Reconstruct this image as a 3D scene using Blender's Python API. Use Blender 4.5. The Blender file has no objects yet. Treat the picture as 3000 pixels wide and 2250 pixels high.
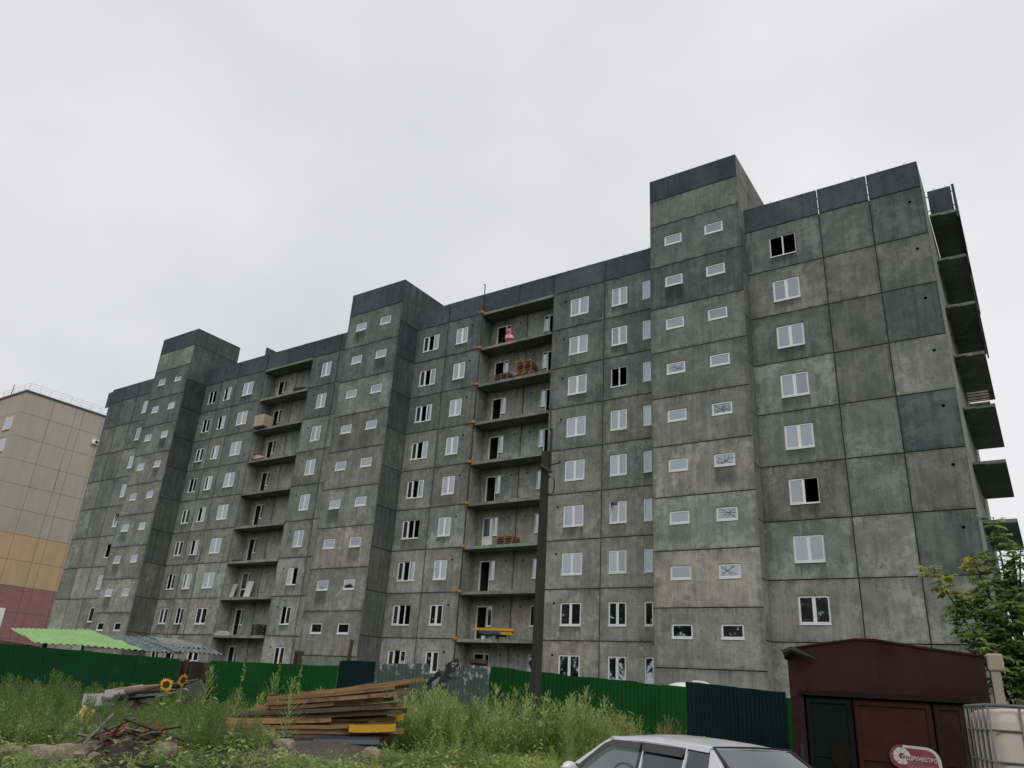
import bpy, math, random
import numpy as np
from mathutils import Vector, Matrix, noise as mnoise

R = math.radians
rng = random.Random(7)
S = bpy.context.scene
COL = S.collection

# ------------------------------------------------------------------ camera
CAM = Vector((1.7527, -37.7667, 1.6))
YAW, PITCH, ROLL = -0.6125, 0.3892, 0.0647
f_ = Vector((math.sin(YAW)*math.cos(PITCH), math.cos(YAW)*math.cos(PITCH), math.sin(PITCH)))
r0 = Vector((math.cos(YAW), -math.sin(YAW), 0)); u0_ = r0.cross(f_)
r_ = math.cos(ROLL)*r0 + math.sin(ROLL)*u0_
u_ = -math.sin(ROLL)*r0 + math.cos(ROLL)*u0_
cd = bpy.data.cameras.new('camera'); cam = bpy.data.objects.new('camera', cd); COL.objects.link(cam)
cam.matrix_world = Matrix(((r_.x, u_.x, -f_.x, CAM.x), (r_.y, u_.y, -f_.y, CAM.y), (r_.z, u_.z, -f_.z, CAM.z), (0, 0, 0, 1)))
cd.sensor_width = 36; cd.sensor_fit = 'HORIZONTAL'; cd.lens = 26.84; cd.clip_end = 3000; cd.clip_start = 0.05
S.camera = cam

# ------------------------------------------------------------------ sky, sun, exposure
SUN_EL, SUN_AZ = R(48), R(132)
w = bpy.data.worlds.new('World'); S.world = w; w.use_nodes = True
nt = w.node_tree; nt.nodes.clear()
def wn(t, **k):
    n = nt.nodes.new(t)
    for a, b in k.items(): setattr(n, a, b)
    return n
sky = wn('ShaderNodeTexSky', sky_type='NISHITA', sun_disc=False, sun_elevation=SUN_EL, sun_rotation=SUN_AZ, air_density=1.5, dust_density=4.0)
tc = wn('ShaderNodeTexCoord')
n1 = wn('ShaderNodeTexNoise'); n1.inputs['Scale'].default_value = 1.15; n1.inputs['Detail'].default_value = 5; n1.inputs['Roughness'].default_value = 0.5
mp = wn('ShaderNodeMapping'); mp.inputs['Scale'].default_value = (1, 1, 1.5); mp.inputs['Location'].default_value = (3.1, 0.7, 0.2)
rp = wn('ShaderNodeValToRGB')
rp.color_ramp.elements[0].position = 0.36; rp.color_ramp.elements[0].color = (0.700, 0.703, 0.722, 1)
rp.color_ramp.elements[1].position = 0.60; rp.color_ramp.elements[1].color = (0.895, 0.885, 0.905, 1)
sc_ = wn('ShaderNodeVectorMath', operation='SCALE'); sc_.inputs['Scale'].default_value = 10.0
mx = wn('ShaderNodeMix', data_type='RGBA'); mx.inputs['Factor'].default_value = 0.93
bg = wn('ShaderNodeBackground'); bg.inputs['Strength'].default_value = 0.1
out = wn('ShaderNodeOutputWorld')
L = nt.links.new
L(tc.outputs['Generated'], mp.inputs['Vector']); L(mp.outputs['Vector'], n1.inputs['Vector']); L(n1.outputs['Fac'], rp.inputs['Fac'])
L(rp.outputs['Color'], sc_.inputs[0]); L(sky.outputs['Color'], mx.inputs['A']); L(sc_.outputs[0], mx.inputs['B'])
L(mx.outputs['Result'], bg.inputs['Color']); L(bg.outputs['Background'], out.inputs['Surface'])
sd = bpy.data.lights.new('sun', 'SUN'); sd.energy = 1.0; sd.angle = R(40); sd.color = (1.0, 0.97, 0.92)
sun = bpy.data.objects.new('sun', sd); COL.objects.link(sun)
sdir = Vector((math.sin(SUN_AZ)*math.cos(SUN_EL), math.cos(SUN_AZ)*math.cos(SUN_EL), math.sin(SUN_EL)))
sun.rotation_euler = sdir.to_track_quat('Z', 'Y').to_euler(); sun.location = (0, -60, 80)
S.view_settings.view_transform = 'Standard'; S.view_settings.look = 'None'
S.view_settings.exposure = 0.0; S.view_settings.gamma = 1.0; S.view_settings.use_curve_mapping = False
S.render.engine = 'CYCLES'
S.cycles.max_bounces = 6; S.cycles.transparent_max_bounces = 12

# ------------------------------------------------------------------ helpers
class MB:
    def __init__(s): s.v = []; s.f = []; s.m = []
    def face(s, pts, m=0):
        i = len(s.v); s.v += [tuple(p) for p in pts]; s.f.append(tuple(range(i, i+len(pts)))); s.m.append(m)
    def box(s, a, b, m=0, M=None):
        x0, y0, z0 = a; x1, y1, z1 = b
        P = [(x0,y0,z0),(x1,y0,z0),(x1,y1,z0),(x0,y1,z0),(x0,y0,z1),(x1,y0,z1),(x1,y1,z1),(x0,y1,z1)]
        if M: P = [tuple(M @ Vector(p)) for p in P]
        i = len(s.v); s.v += P
        for q in ((0,3,2,1),(4,5,6,7),(0,1,5,4),(1,2,6,5),(2,3,7,6),(3,0,4,7)):
            s.f.append(tuple(i+k for k in q)); s.m.append(m)
        return s
    def tube(s, pts, r, n=6, m=0, caps=True):
        pts = [Vector(p) for p in pts]; rs = r if isinstance(r, (list, tuple)) else [r]*len(pts)
        i0 = len(s.v)
        for k, p in enumerate(pts):
            d = (pts[min(k+1, len(pts)-1)] - pts[max(k-1, 0)]).normalized()
            a = d.orthogonal().normalized() if abs(d.z) > .9 else d.cross(Vector((0,0,1))).normalized()
            b = d.cross(a)
            for j in range(n):
                t = 2*math.pi*j/n
                s.v.append(tuple(p + rs[k]*(math.cos(t)*a + math.sin(t)*b)))
        for k in range(len(pts)-1):
            for j in range(n):
                s.f.append((i0+k*n+j, i0+k*n+(j+1) % n, i0+(k+1)*n+(j+1) % n, i0+(k+1)*n+j)); s.m.append(m)
        if caps:
            s.f.append(tuple(i0+j for j in reversed(range(n)))); s.m.append(m)
            e = i0+(len(pts)-1)*n; s.f.append(tuple(e+j for j in range(n))); s.m.append(m)
        return s
    def grid(s, rows, m=0, close=False):
        i0 = len(s.v); nc = len(rows[0])
        for r in rows: s.v += [tuple(p) for p in r]
        for i in range(len(rows)-1):
            for j in range(nc-1):
                s.f.append((i0+i*nc+j, i0+i*nc+j+1, i0+(i+1)*nc+j+1, i0+(i+1)*nc+j)); s.m.append(m)
        return s
    def mesh(s, name, mats, smooth=False):
        me = bpy.data.meshes.new(name); me.from_pydata(s.v, [], s.f)
        for m in (mats if isinstance(mats, (list, tuple)) else [mats]): me.materials.append(m)
        if any(s.m): me.polygons.foreach_set('material_index', s.m)
        if smooth: me.polygons.foreach_set('use_smooth', [True]*len(s.f))
        me.update(); return me
    def build(s, name, mats, parent=None, loc=(0,0,0), rot=(0,0,0), smooth=False, bevel=0):
        return link(name, s.mesh(name, mats, smooth), parent, loc, rot, bevel)
def link(name, me, parent=None, loc=(0,0,0), rot=(0,0,0), bevel=0):
    o = bpy.data.objects.new(name, me); COL.objects.link(o)
    o.location = loc; o.rotation_euler = rot
    if parent: o.parent = parent
    if bevel:
        b = o.modifiers.new('bevel', 'BEVEL'); b.width = bevel; b.segments = 2; b.limit_method = 'ANGLE'
    return o
def thing(name, label, cat, loc=(0,0,0), rz=0, group=None):
    o = bpy.data.objects.new(name, None); COL.objects.link(o); o.location = loc; o.rotation_euler = (0,0,rz)
    return tag(o, label, cat, group)
def tag(o, label, cat, group=None):
    o['label'] = label; o['category'] = cat
    if group: o['group'] = group
    return o
def kind(o, k): o['kind'] = k; return o
def copy_tree(o, parent=None):
    c = o.copy(); COL.objects.link(c)
    if parent: c.parent = parent
    for ch in list(o.children): copy_tree(ch, c)
    return c
def ss(a, b, x):
    t = min(1, max(0, (x-a)/(b-a))); return t*t*(3-2*t)

# ------------------------------------------------------------------ materials
class NT:
    def __init__(s, name):
        s.m = bpy.data.materials.new(name); s.m.use_nodes = True; s.t = s.m.node_tree; s.t.nodes.clear()
        s.out = s.t.nodes.new('ShaderNodeOutputMaterial')
    def n(s, typ, ins=None, **k):
        x = s.t.nodes.new('ShaderNode'+typ)
        for a, b in k.items(): setattr(x, a, b)
        for a, b in (ins or {}).items(): s.set(x.inputs[a], b)
        return x
    def set(s, sock, b):
        if hasattr(b, 'is_output') or isinstance(b, bpy.types.NodeSocket): s.t.links.new(b, sock)
        elif hasattr(b, 'outputs'): s.t.links.new(b.outputs[0], sock)
        else: sock.default_value = b
    def math(s, op, a, b=None, c=None, clamp=False):
        x = s.t.nodes.new('ShaderNodeMath'); x.operation = op; x.use_clamp = clamp
        s.set(x.inputs[0], a)
        if b is not None: s.set(x.inputs[1], b)
        if c is not None: s.set(x.inputs[2], c)
        return x.outputs[0]
    def mix(s, f, a, b, blend='MIX'):
        x = s.t.nodes.new('ShaderNodeMix'); x.data_type = 'RGBA'; x.blend_type = blend
        s.set(x.inputs['Factor'], f); s.set(x.inputs['A'], a); s.set(x.inputs['B'], b)
        return x.outputs['Result']
    def noise(s, vec, scale, detail=4, rough=.55):
        return s.n('TexNoise', {'Vector': vec, 'Scale': scale, 'Detail': detail, 'Roughness': rough}).outputs['Fac']
    def mapr(s, v, a, b, c=0., d=1.):
        x = s.n('MapRange', {'Value': v, 'From Min': a, 'From Max': b, 'To Min': c, 'To Max': d}, interpolation_type='SMOOTHSTEP'); return x.outputs[0]
    def surf(s, col, rough=.8, bump=None, bstr=.3, bdist=.02, **k):
        p = s.n('BsdfPrincipled', {'Base Color': col, 'Roughness': rough})
        for a, b in k.items(): s.set(p.inputs[a.replace('_', ' ')], b)
        if bump is not None:
            bn = s.n('Bump', {'Height': bump, 'Strength': bstr, 'Distance': bdist}); s.set(p.inputs['Normal'], bn.outputs[0])
        s.set(s.out.inputs['Surface'], p.outputs[0]); return s.m
def c4(c): return (c[0], c[1], c[2], 1)

def concrete(name, dark, mid, light, streak=1.0, stain=0.0):
    t = NT(name)
    pos = t.n('NewGeometry').outputs['Position']; oi = t.n('ObjectInfo').outputs['Random']
    off = t.n('CombineXYZ', {'X': t.math('MULTIPLY', oi, 37.), 'Y': t.math('MULTIPLY', oi, 91.), 'Z': t.math('MULTIPLY', oi, 53.)})
    v = t.n('VectorMath', {0: pos, 1: off.outputs[0]}, operation='ADD').outputs[0]
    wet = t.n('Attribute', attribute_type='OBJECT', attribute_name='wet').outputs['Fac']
    gs = t.n('SeparateXYZ', {0: t.n('TexCoord').outputs['Generated']}); gen = gs.outputs['Z']; gx = gs.outputs['X']
    wa = t.n('Attribute', attribute_type='OBJECT', attribute_name='sill_a').outputs['Fac']; wb = t.n('Attribute', attribute_type='OBJECT', attribute_name='sill_b').outputs['Fac']; wz = t.n('Attribute', attribute_type='OBJECT', attribute_name='sill_z').outputs['Fac']
    big = t.noise(v, .55, 5, .6); med = t.noise(v, 2.2, 6, .65); fine = t.noise(v, 14., 4, .6)
    sv = t.n('Mapping', {'Vector': v, 'Scale': (4.5, 4.5, .22)}).outputs[0]
    stk = t.noise(sv, 1.0, 5, .6)
    sv2 = t.n('Mapping', {'Vector': v, 'Scale': (9., 9., .35)}).outputs[0]
    drip = t.noise(sv2, 1.0, 3, .5)
    a = t.math('ADD', t.math('MULTIPLY', big, .42), t.math('MULTIPLY', stk, .36*streak))
    a = t.math('ADD', a, t.math('MULTIPLY', med, .22))
    col = t.mix(t.math('MULTIPLY', t.mapr(a, .36, .66), t.math('SUBTRACT', 1.0, t.math('MULTIPLY', wet, .35))), c4(dark), c4(mid))
    # softly worn, lighter areas
    dn = t.n('TexNoise', {'Vector': v, 'Scale': 1.7, 'Detail': 7, 'Roughness': .62, 'Distortion': 1.3}).outputs['Fac']
    patch = t.mapr(t.math('ADD', dn, t.math('MULTIPLY', t.math('SUBTRACT', big, .5), 1.1)), .56, .63)
    dryf = t.math('SUBTRACT', 1.0, t.math('MULTIPLY', wet, .72))
    col = t.mix(t.math('MULTIPLY', t.math('MULTIPLY', patch, dryf), t.math('MULTIPLY', t.mapr(oi, .1, .9), .52)), col, c4(light))
    dn2 = t.n('TexNoise', {'Vector': v, 'Scale': 2.6, 'Detail': 6, 'Roughness': .65, 'Distortion': 2.2}).outputs['Fac']
    col = t.mix(t.math('MULTIPLY', t.mapr(dn2, .55, .63), .42), col, c4([d*.55 for d in dark]))
    ex = t.math('MINIMUM', t.math('MINIMUM', gx, t.math('SUBTRACT', 1., gx)), t.math('MINIMUM', gen, t.math('SUBTRACT', 1., gen)))
    ed = t.mapr(t.math('ADD', ex, t.math('MULTIPLY', t.math('SUBTRACT', med, .5), .16)), .0, .07, 1., 0.)
    col = t.mix(t.math('MULTIPLY', ed, .38), col, c4([d*.45 for d in dark]))
    # lime runs
    run = t.math('MULTIPLY', t.mapr(drip, .62, .74), t.mapr(t.noise(v, .8, 3, .5), .50, .62))
    col = t.mix(t.math('MULTIPLY', run, .45), col, c4(light))
    # dirt washed from the joint at the head of some panels
    hd = t.math('MULTIPLY', t.mapr(t.math('ADD', gen, t.math('MULTIPLY', t.math('SUBTRACT', stk, .5), .9)), .70, 1.05), t.mapr(t.noise(v, .9, 3, .5), .42, .62))
    top = t.math('MULTIPLY', hd, t.mapr(drip, .36, .62))
    dk = t.math('MULTIPLY', top, .50 + .3*stain)
    col = t.mix(dk, col, (.050, .056, .052, 1))
    sill = t.math('MULTIPLY', t.math('MULTIPLY', t.mapr(t.math('SUBTRACT', gx, wa), 0., .04), t.mapr(t.math('SUBTRACT', wb, gx), 0., .04)), t.math('MULTIPLY', t.mapr(t.math('ADD', gen, t.math('MULTIPLY', drip, .30)), .16, .40), t.math('LESS_THAN', gen, wz)))
    col = t.mix(t.math('MULTIPLY', t.math('MULTIPLY', sill, t.mapr(oi, .2, .8)), .6), col, (.055, .06, .055, 1))
    if stain:
        col = t.mix(t.math('MULTIPLY', t.mapr(stk, .42, .62), stain), col, (.06, .068, .066, 1))
    blot = t.math('MULTIPLY', t.mapr(t.noise(v, 1.3, 7, .72), .56, .68), .32)
    col = t.mix(blot, col, c4([d*.6 for d in dark]))
    pits = t.mapr(t.noise(v, 30., 2, .5), .66, .72)
    col = t.mix(t.math('MULTIPLY', pits, .4), col, (.05, .055, .05, 1))
    tone = t.math('ADD', .80, t.math('MULTIPLY', t.math('FRACT', t.math('MULTIPLY', oi, 17.3)), .26))
    col = t.mix(1.0, col, t.n('CombineColor', {'Red': tone, 'Green': tone, 'Blue': tone}).outputs[0], 'MULTIPLY')
    col = t.mix(t.math('MULTIPLY', t.math('FRACT', t.math('MULTIPLY', oi, 7.7)), .5), col, t.mix(1.0, col, (.80, .93, .98, 1), 'MULTIPLY'))
    # rain-soaked concrete is darker and cooler, soaked unevenly
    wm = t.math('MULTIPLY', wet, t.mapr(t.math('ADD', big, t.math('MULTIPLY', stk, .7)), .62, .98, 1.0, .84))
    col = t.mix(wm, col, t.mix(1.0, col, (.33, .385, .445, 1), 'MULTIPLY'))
    h = t.math('ADD', fine, t.math('MULTIPLY', med, 1.2))
    return t.surf(col, .85, h, .35, .02, Specular_IOR_Level=.12)
CONC = concrete('concrete', (.255, .255, .222), (.475, .466, .402), (.62, .61, .54))
CONC_PAR = concrete('concrete_soaked', (.152, .158, .162), (.207, .212, .216), (.36, .37, .37), 1.3)
CONC_STAIN = concrete('concrete_stained', (.135, .145, .138), (.25, .26, .235), (.38, .39, .36), 1.4, .6)
CONC_END = concrete('concrete_pale', (.30, .30, .27), (.42, .42, .39), (.5, .5, .47))
t = NT('joint_dirt'); JOINT = t.surf((.065, .070, .064, 1), .95)
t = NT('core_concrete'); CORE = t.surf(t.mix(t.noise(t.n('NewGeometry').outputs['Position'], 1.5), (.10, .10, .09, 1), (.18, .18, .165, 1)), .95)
def plain(name, col, rough=.5, var=.12, scale=6., metallic=0., bump=0., **k):
    t = NT(name); pos = t.n('TexCoord').outputs['Object']
    n = t.noise(pos, scale, 5, .6); oi = t.n('ObjectInfo').outputs['Random']
    x = t.math('ADD', t.math('MULTIPLY', t.math('SUBTRACT', n, .5), var*3), t.math('MULTIPLY', t.math('SUBTRACT', oi, .5), var))
    g = t.math('ADD', 1.0, x)
    cc = t.mix(1.0, c4(col), t.n('CombineColor', {'Red': g, 'Green': g, 'Blue': g}).outputs[0], 'MULTIPLY')
    return t.surf(cc, rough, n if bump else None, bump or .3, .02, Metallic=metallic, **k)
PVC = plain('white_pvc', (.82, .83, .84), .35, .05, 2.)
def glassy(name, refl, base, tint=(.8, .88, .95)):
    t = NT(name); d = t.n('BsdfDiffuse', {'Color': c4(base)}); gl = t.n('BsdfGlossy', {'Color': c4(tint), 'Roughness': .02})
    oi = t.n('ObjectInfo').outputs['Random']
    fr = t.n('Fresnel', {'IOR': 1.5}).outputs[0]
    fac = t.math('ADD', t.math('MULTIPLY', fr, .8), t.math('ADD', refl, t.math('MULTIPLY', oi, .06)), clamp=True)
    mxs = t.n('MixShader', {0: fac, 1: d.outputs[0], 2: gl.outputs[0]})
    t.set(t.out.inputs['Surface'], mxs.outputs[0]); return t.m
GLASS = glassy('window_glass', .31, (.012, .014, .016), (.79, .87, .93))
GLASS_DUSTY = glassy('dusty_glass', .24, (.035, .036, .04), (.79, .87, .93))
CRACK = plain('crack_dark', (.012, .012, .014), .7, 0)
ORANGE = plain('orange_paint', (.52, .24, .035), .6, .1)
RUST = plain('rusty_steel', (.06, .040, .030), .85, .2, 9., bump=.3)
DARKSTEEL = plain('dark_steel', (.022, .024, .026), .6, .1)
RUBBER = plain('black_rubber', (.012, .012, .013), .7, .05)

# ------------------------------------------------------------------ ground
def gz(x, y):
    d = math.hypot(x-CAM.x, y-CAM.y)
    z = .30*ss(9, 18, d)
    z += .24*math.exp(-((x+9.4)**2+(y+27.0)**2)/(2*1.5**2)) + .16*math.exp(-((x+10.6)**2+(y+26.2)**2)/(2*1.3**2))
    z += .10*math.exp(-((x+11.3)**2+(y+29.6)**2)/(2*.8**2))
    z += .07*mnoise.noise(Vector((x*.5, y*.5, 3.3)))*ss(5, 9, d)
    return z
xs = [-900, -500, -300, -200, -140, -100, -70, -50] + list(np.arange(-40, 12, .45)) + [14, 20, 35, 60, 100, 200, 400, 900]
ys = [-900, -400, -200, -110, -70, -50] + list(np.arange(-44, -8, .45)) + [-6, -3, 0, 6, 15, 30, 60, 110, 200, 400, 900]
g = MB(); g.grid([[(x, y, gz(x, y)) for x in xs] for y in ys])
t = NT('ground_soil'); pos = t.n('NewGeometry').outputs['Position']
a = t.noise(pos, .9, 6, .65); b = t.noise(pos, 9., 5, .7); cgrit = t.noise(pos, 45., 3, .6)
soil = t.mix(t.mapr(b, .35, .65), (.050, .044, .034, 1), (.120, .110, .090, 1))
soil = t.mix(t.mapr(cgrit, .55, .7), soil, (.22, .205, .175, 1))
green = t.mix(t.mapr(b, .35, .65), (.026, .034, .012, 1), (.050, .062, .020, 1))
dv = t.n('VectorMath', {0: pos, 1: (-9.35, -27.0, .5)}, operation='DISTANCE').outputs['Value']
dm = t.mapr(t.math('ADD', dv, t.math('MULTIPLY', a, 2.2)), 1.8, 2.9, 1.0, 0.0)
f2 = t.math('MAXIMUM', dm, t.mapr(a, .52, .62))
GROUND = t.surf(t.mix(f2, green, soil), .95, t.math('ADD', b, cgrit), .8, .05)
go = kind(g.build('ground', GROUND, smooth=True), 'structure')

# ------------------------------------------------------------------ apartment block
B = thing('apartment_building', 'unfinished nine storey block of grey concrete panels with white windows and three stair towers', 'building', (-37, 6, 0))
def bp(name, me, loc, rot=(0,0,0), parent=None):
    o = bpy.data.objects.new(name, me); COL.objects.link(o)
    p = parent or B; o.parent = p
    base = Vector(B.location) if p is B else Vector((0, 0, 0))
    o.location = Vector(loc) - base; o.rotation_euler = rot
    return o
LV = [1.92+2.8*k for k in range(10)]       # floor k+1 lies between LV[k] and LV[k+1]
CACHE = {}
G_ = .024; GD = .06
def panel(u0, u1, z0, z1, pl, ax='x', holes=(), ins=(1,1,1,1), wet=0., mat=None, name='wall_panel'):
    """holes: (u0,z0,u1,z1,'r'|'o'); outward -y for ax 'x', +x for ax 'y', -x for 'n'"""
    hs = tuple((round(a-u0,3), round(b-z0,3), round(c-u0,3), round(d-z0,3), k) for a, b, c, d, k in holes)
    key = (round(u1-u0,3), round(z1-z0,3), ax, hs, ins, mat.name if mat else '', name)
    me = CACHE.get(key)
    if me is None:
        W, H = u1-u0, z1-z0
        if ax == 'x': to = lambda u, z, d=0: (u, d, z)
        elif ax == 'y': to = lambda u, z, d=0: (-d, u, z)
        else: to = lambda u, z, d=0: (d, u, z)
        l, r, b, tt = [G_*i for i in ins]
        m = MB()
        def quad(a, b_, c, d, mi=0):
            P = [a, b_, c, d]
            if ax == 'n': P = P[::-1]
            m.face(P, mi)
        us = sorted({l, W-r, *[h[0] for h in hs], *[h[2] for h in hs]}); zs = sorted({b, H-tt, *[h[1] for h in hs], *[h[3] for h in hs]})
        for i in range(len(us)-1):
            for j in range(len(zs)-1):
                uc, zc = (us[i]+us[i+1])/2, (zs[j]+zs[j+1])/2
                if any(h[0] < uc < h[2] and h[1] < zc < h[3] for h in hs): continue
                quad(to(us[i], zs[j]), to(us[i+1], zs[j]), to(us[i+1], zs[j+1]), to(us[i], zs[j+1]))
        for a, bb, c, d, k in hs:
            if k == 'r':
                D = .16
                quad(to(a, bb, D), to(c, bb, D), to(c, bb), to(a, bb)); quad(to(a, d), to(c, d), to(c, d, D), to(a, d, D))
                quad(to(a, bb), to(a, d), to(a, d, D), to(a, bb, D)); quad(to(c, d), to(c, bb), to(c, bb, D), to(c, d, D))
            else:
                cu, cz, rr = (a+c)/2, (bb+d)/2, (c-a)/2
                P = [(cu+rr*math.cos(math.pi/8+q*math.pi/4)/math.cos(math.pi/8), cz+rr*math.sin(math.pi/8+q*math.pi/4)/math.cos(math.pi/8)) for q in range(8)]
                for q, (ca, cb) in zip((0, 2, 4, 6), ((c, d), (a, d), (a, bb), (c, bb))):
                    p1, p2 = P[q], P[(q+1) % 8]
                    F = [to(*p2), to(*p1), to(ca, cb)]
                    m.face(F if ax != 'n' else F[::-1])
                for q in range(8):
                    p1, p2 = P[q], P[(q+1) % 8]
                    quad(to(*p2), to(*p1), to(p1[0], p1[1], .2), to(p2[0], p2[1], .2), 1)
                m.face([to(p[0], p[1], .2) for p in P], 1)
        # recessed joint round the panel
        A = [(l, b), (W-r, b), (W-r, H-tt), (l, H-tt)]; O = [(0, 0), (W, 0), (W, H), (0, H)]
        for q, on in zip(range(4), (ins[2], ins[1], ins[3], ins[0])):
            p1, p2 = A[q], A[(q+1) % 4]; o1, o2 = O[q], O[(q+1) % 4]
            if on:
                quad(to(*p2), to(*p1), to(p1[0], p1[1], GD), to(p2[0], p2[1], GD), 1)
                quad(to(p2[0], p2[1], GD), to(p1[0], p1[1], GD), to(o1[0], o1[1], GD), to(o2[0], o2[1], GD), 1)
        me = m.mesh(name, [mat or (CONC_PAR if name == 'parapet_panel' else CONC), JOINT]); CACHE[key] = me
    loc = (u0, pl, z0) if ax == 'x' else (pl, u0, z0)
    o = bp(name, me, loc); o['wet'] = float(min(1, max(0, wet)))
    rh = [h for h in hs if h[4] == 'r']
    if rh and ax == 'x' and name == 'wall_panel':
        h = rh[rng.randrange(len(rh))]; o['sill_a'] = h[0]/(u1-u0)-.02; o['sill_b'] = h[2]/(u1-u0)+.02; o['sill_z'] = h[1]/(z1-z0)
    return o
def pwet(k): return min(1., max(0., -.05 + .115*k + rng.uniform(-.16, .16)))

def frame_mesh(w, h, n):
    key = ('fr', round(w,2), round(h,2), n)
    if key not in CACHE:
        m = MB(); a = .045; D = .07
        m.box((0, 0, a), (a, D, h-a)); m.box((w-a, 0, a), (w, D, h-a)); m.box((0, 0, 0), (w, D, a)); m.box((0, 0, h-a), (w, D, h))
        for i in range(1, n):
            x = w*i/n; m.box((x-.032, .004, a), (x+.032, D, h-a))
        m.box((.002, -.075, -.05), (w-.002, .02, -.003))
        CACHE[key] = m.mesh('window', PVC)
    return CACHE[key]
def pane_mesh(w, h, mat):
    key = ('pn', round(w,2), round(h,2), mat.name)
    if key not in CACHE: CACHE[key] = MB().box((0, 0, 0), (w, .02, h)).mesh('pane', mat)
    return CACHE[key]
def crack(parent, w, h, seed):
    q = random.Random(seed); m = MB(); cx, cz = q.uniform(.3, .7)*w, q.uniform(.3, .6)*h
    def line(p, e, wd):
        n = 4; pr = p
        for i in range(1, n+1):
            f = i/n; nx = (min(w, max(0, p[0]+(e[0]-p[0])*f + q.uniform(-.04, .04))), min(h, max(0, p[1]+(e[1]-p[1])*f + q.uniform(-.03, .03))))
            dx, dz = nx[0]-pr[0], nx[1]-pr[1]; ln = math.hypot(dx, dz) or 1; ox, oz = -dz/ln*wd, dx/ln*wd
            m.face([(pr[0]-ox, -.004, pr[1]-oz), (nx[0]-ox, -.004, nx[1]-oz), (nx[0]+ox, -.004, nx[1]+oz), (pr[0]+ox, -.004, pr[1]+oz)]); pr = nx
    for i in range(9):
        a_ = i*.7+q.uniform(0, .5); ln = q.uniform(.3, .9)
        e = (min(w, max(0, cx+math.cos(a_)*ln)), min(h, max(0, cz+math.sin(a_)*ln*.7))); line((cx, cz), e, .009)
        if i % 2: line(((cx+e[0])/2, (cz+e[1])/2), (min(w, max(0, e[0]+q.uniform(-.3, .3))), min(h, max(0, e[1]+q.uniform(-.3, .3)))), .007)
    o = m.build('crack', CRACK); o.parent = parent
def window(u0, u1, z0, z1, pl, n=1, missing=(), tilt=(), cracks=False, ax='x', rot=0, dusty=.15):
    w_, h_ = u1-u0, z1-z0; D = .045
    if ax == 'x': o = bp('window', frame_mesh(w_, h_, n), (u0, pl+D, z0))
    else: o = bp('window', frame_mesh(w_, h_, n), (pl-D, u0, z0), (0, 0, math.pi/2))
    a = .045; edges = [a] + sum(([w_*i/n-.032, w_*i/n+.032] for i in range(1, n)), []) + [w_-a]
    for i in range(n):
        x0, x1 = edges[2*i], edges[2*i+1]
        if i in missing: continue
        b = .046; sw, sh = x1-x0, h_-2*a; key = ('sash', round(sw,2), round(sh,2))
        if key not in CACHE:
            q = MB(); q.box((0, 0, b), (b, .05, sh-b)); q.box((sw-b, 0, b), (sw, .05, sh-b)); q.box((0, 0, 0), (sw, .05, b)); q.box((0, 0, sh-b), (sw, .05, sh)); CACHE[key] = q.mesh('sash', PVC)
        f = bpy.data.objects.new('sash', CACHE[key]); p = bpy.data.objects.new('pane', pane_mesh(sw-2*b, sh-2*b, GLASS_DUSTY if rng.random() < dusty else GLASS))
        for q in (f, p): COL.objects.link(q); q.parent = o
        f.location = (x0, -.012, a); p.location = (x0+b, .012, a+b); p.rotation_euler = (rng.uniform(-.006, .006), 0, rng.uniform(-.006, .006))
        if i in tilt:
            f.rotation_euler = p.rotation_euler = (-.16, 0, 0); f.location = (x0, .0, a); p.location = (x0+b, .03, a+b)
        if cracks: crack(p, sw-2*b, sh-2*b, rng.random())
    return o
def H_(u0, z0, u1, z1): return (u0, z0, u1, z1, 'r')
def V_(u, z, r=.075): return (u-r, z-r, u+r, z+r, 'o')

YM, YL, YE, YW = 1.08, 1.01, 0.0, -.34      # face planes: middle right, middle left, right end, left end
WB, WT = .81, 2.07
def column(u0, u1, pl, wins=(), vents=(), ins=(1,1,1,1), par=None, parwet=.85, special=None, mat=None, floors=range(9), wets=None):
    """wins: (u0,u1,panes)"""
    for k in floors:
        z = LV[k]; hs = [H_(a, z+WB, b, z+WT) for a, b, n in wins]+[V_(v, z+2.02) for v in vents]
        panel(u0, u1, z, z+2.8, pl, holes=hs, ins=ins, wet=wets[k] if wets else pwet(k), mat=mat)
        for a, b, n in wins:
            sp = (special or {}).get((k+1, a), {})
            window(a, b, z+WB, z+WT, pl, n, **sp)
    panel(u0, u1, .2, LV[0], pl, ins=ins, wet=.2, name='plinth_panel', mat=mat)
    for a, b in ([(u0, u1)] if par is None else par):
        panel(a, b, LV[9], 28.70, pl, ins=(1,1,1,0), wet=parwet+rng.uniform(-.1, .1), name='parapet_panel')
# right end section
column(-2.47, 0, YE, vents=(-.6,), ins=(1,0,1,1), par=[], wets=(.2, .35, .75, .55, .95, .40, .90, .70, 1.0))
column(-5.02, -2.47, YE, par=[], wets=(.15, .2, .35, .4, .45, .6, .75, .6, .7))
column(-9.09, -5.02, YE, [(-7.765, -6.355, 2)], ins=(0,1,1,1), par=[], wets=(.2, .2, .4, .55, .6, .5, .6, .65, .8), special={(9,-7.765): dict(missing=(0,1)), (4,-7.765): dict(missing=(1,))})
for a, b in ((-2.445, 0), (-4.99, -2.495), (-9.09, -5.045)):
    o = bp('parapet_panel', MB().box((0, 0, 0), (b-a, .16, 28.70-LV[9]-.03)).mesh('parapet_panel', [CONC_PAR]), (a, 0, LV[9]+.03)); o['wet'] = .85
    for z in (.35, 1.0):
        if a > -9: bp('tie_rod', MB().box((-.06, .06, 0), (.01, .09, .05)).mesh('tie_rod', DARKSTEEL), (a, 0, LV[9]+z))
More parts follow.
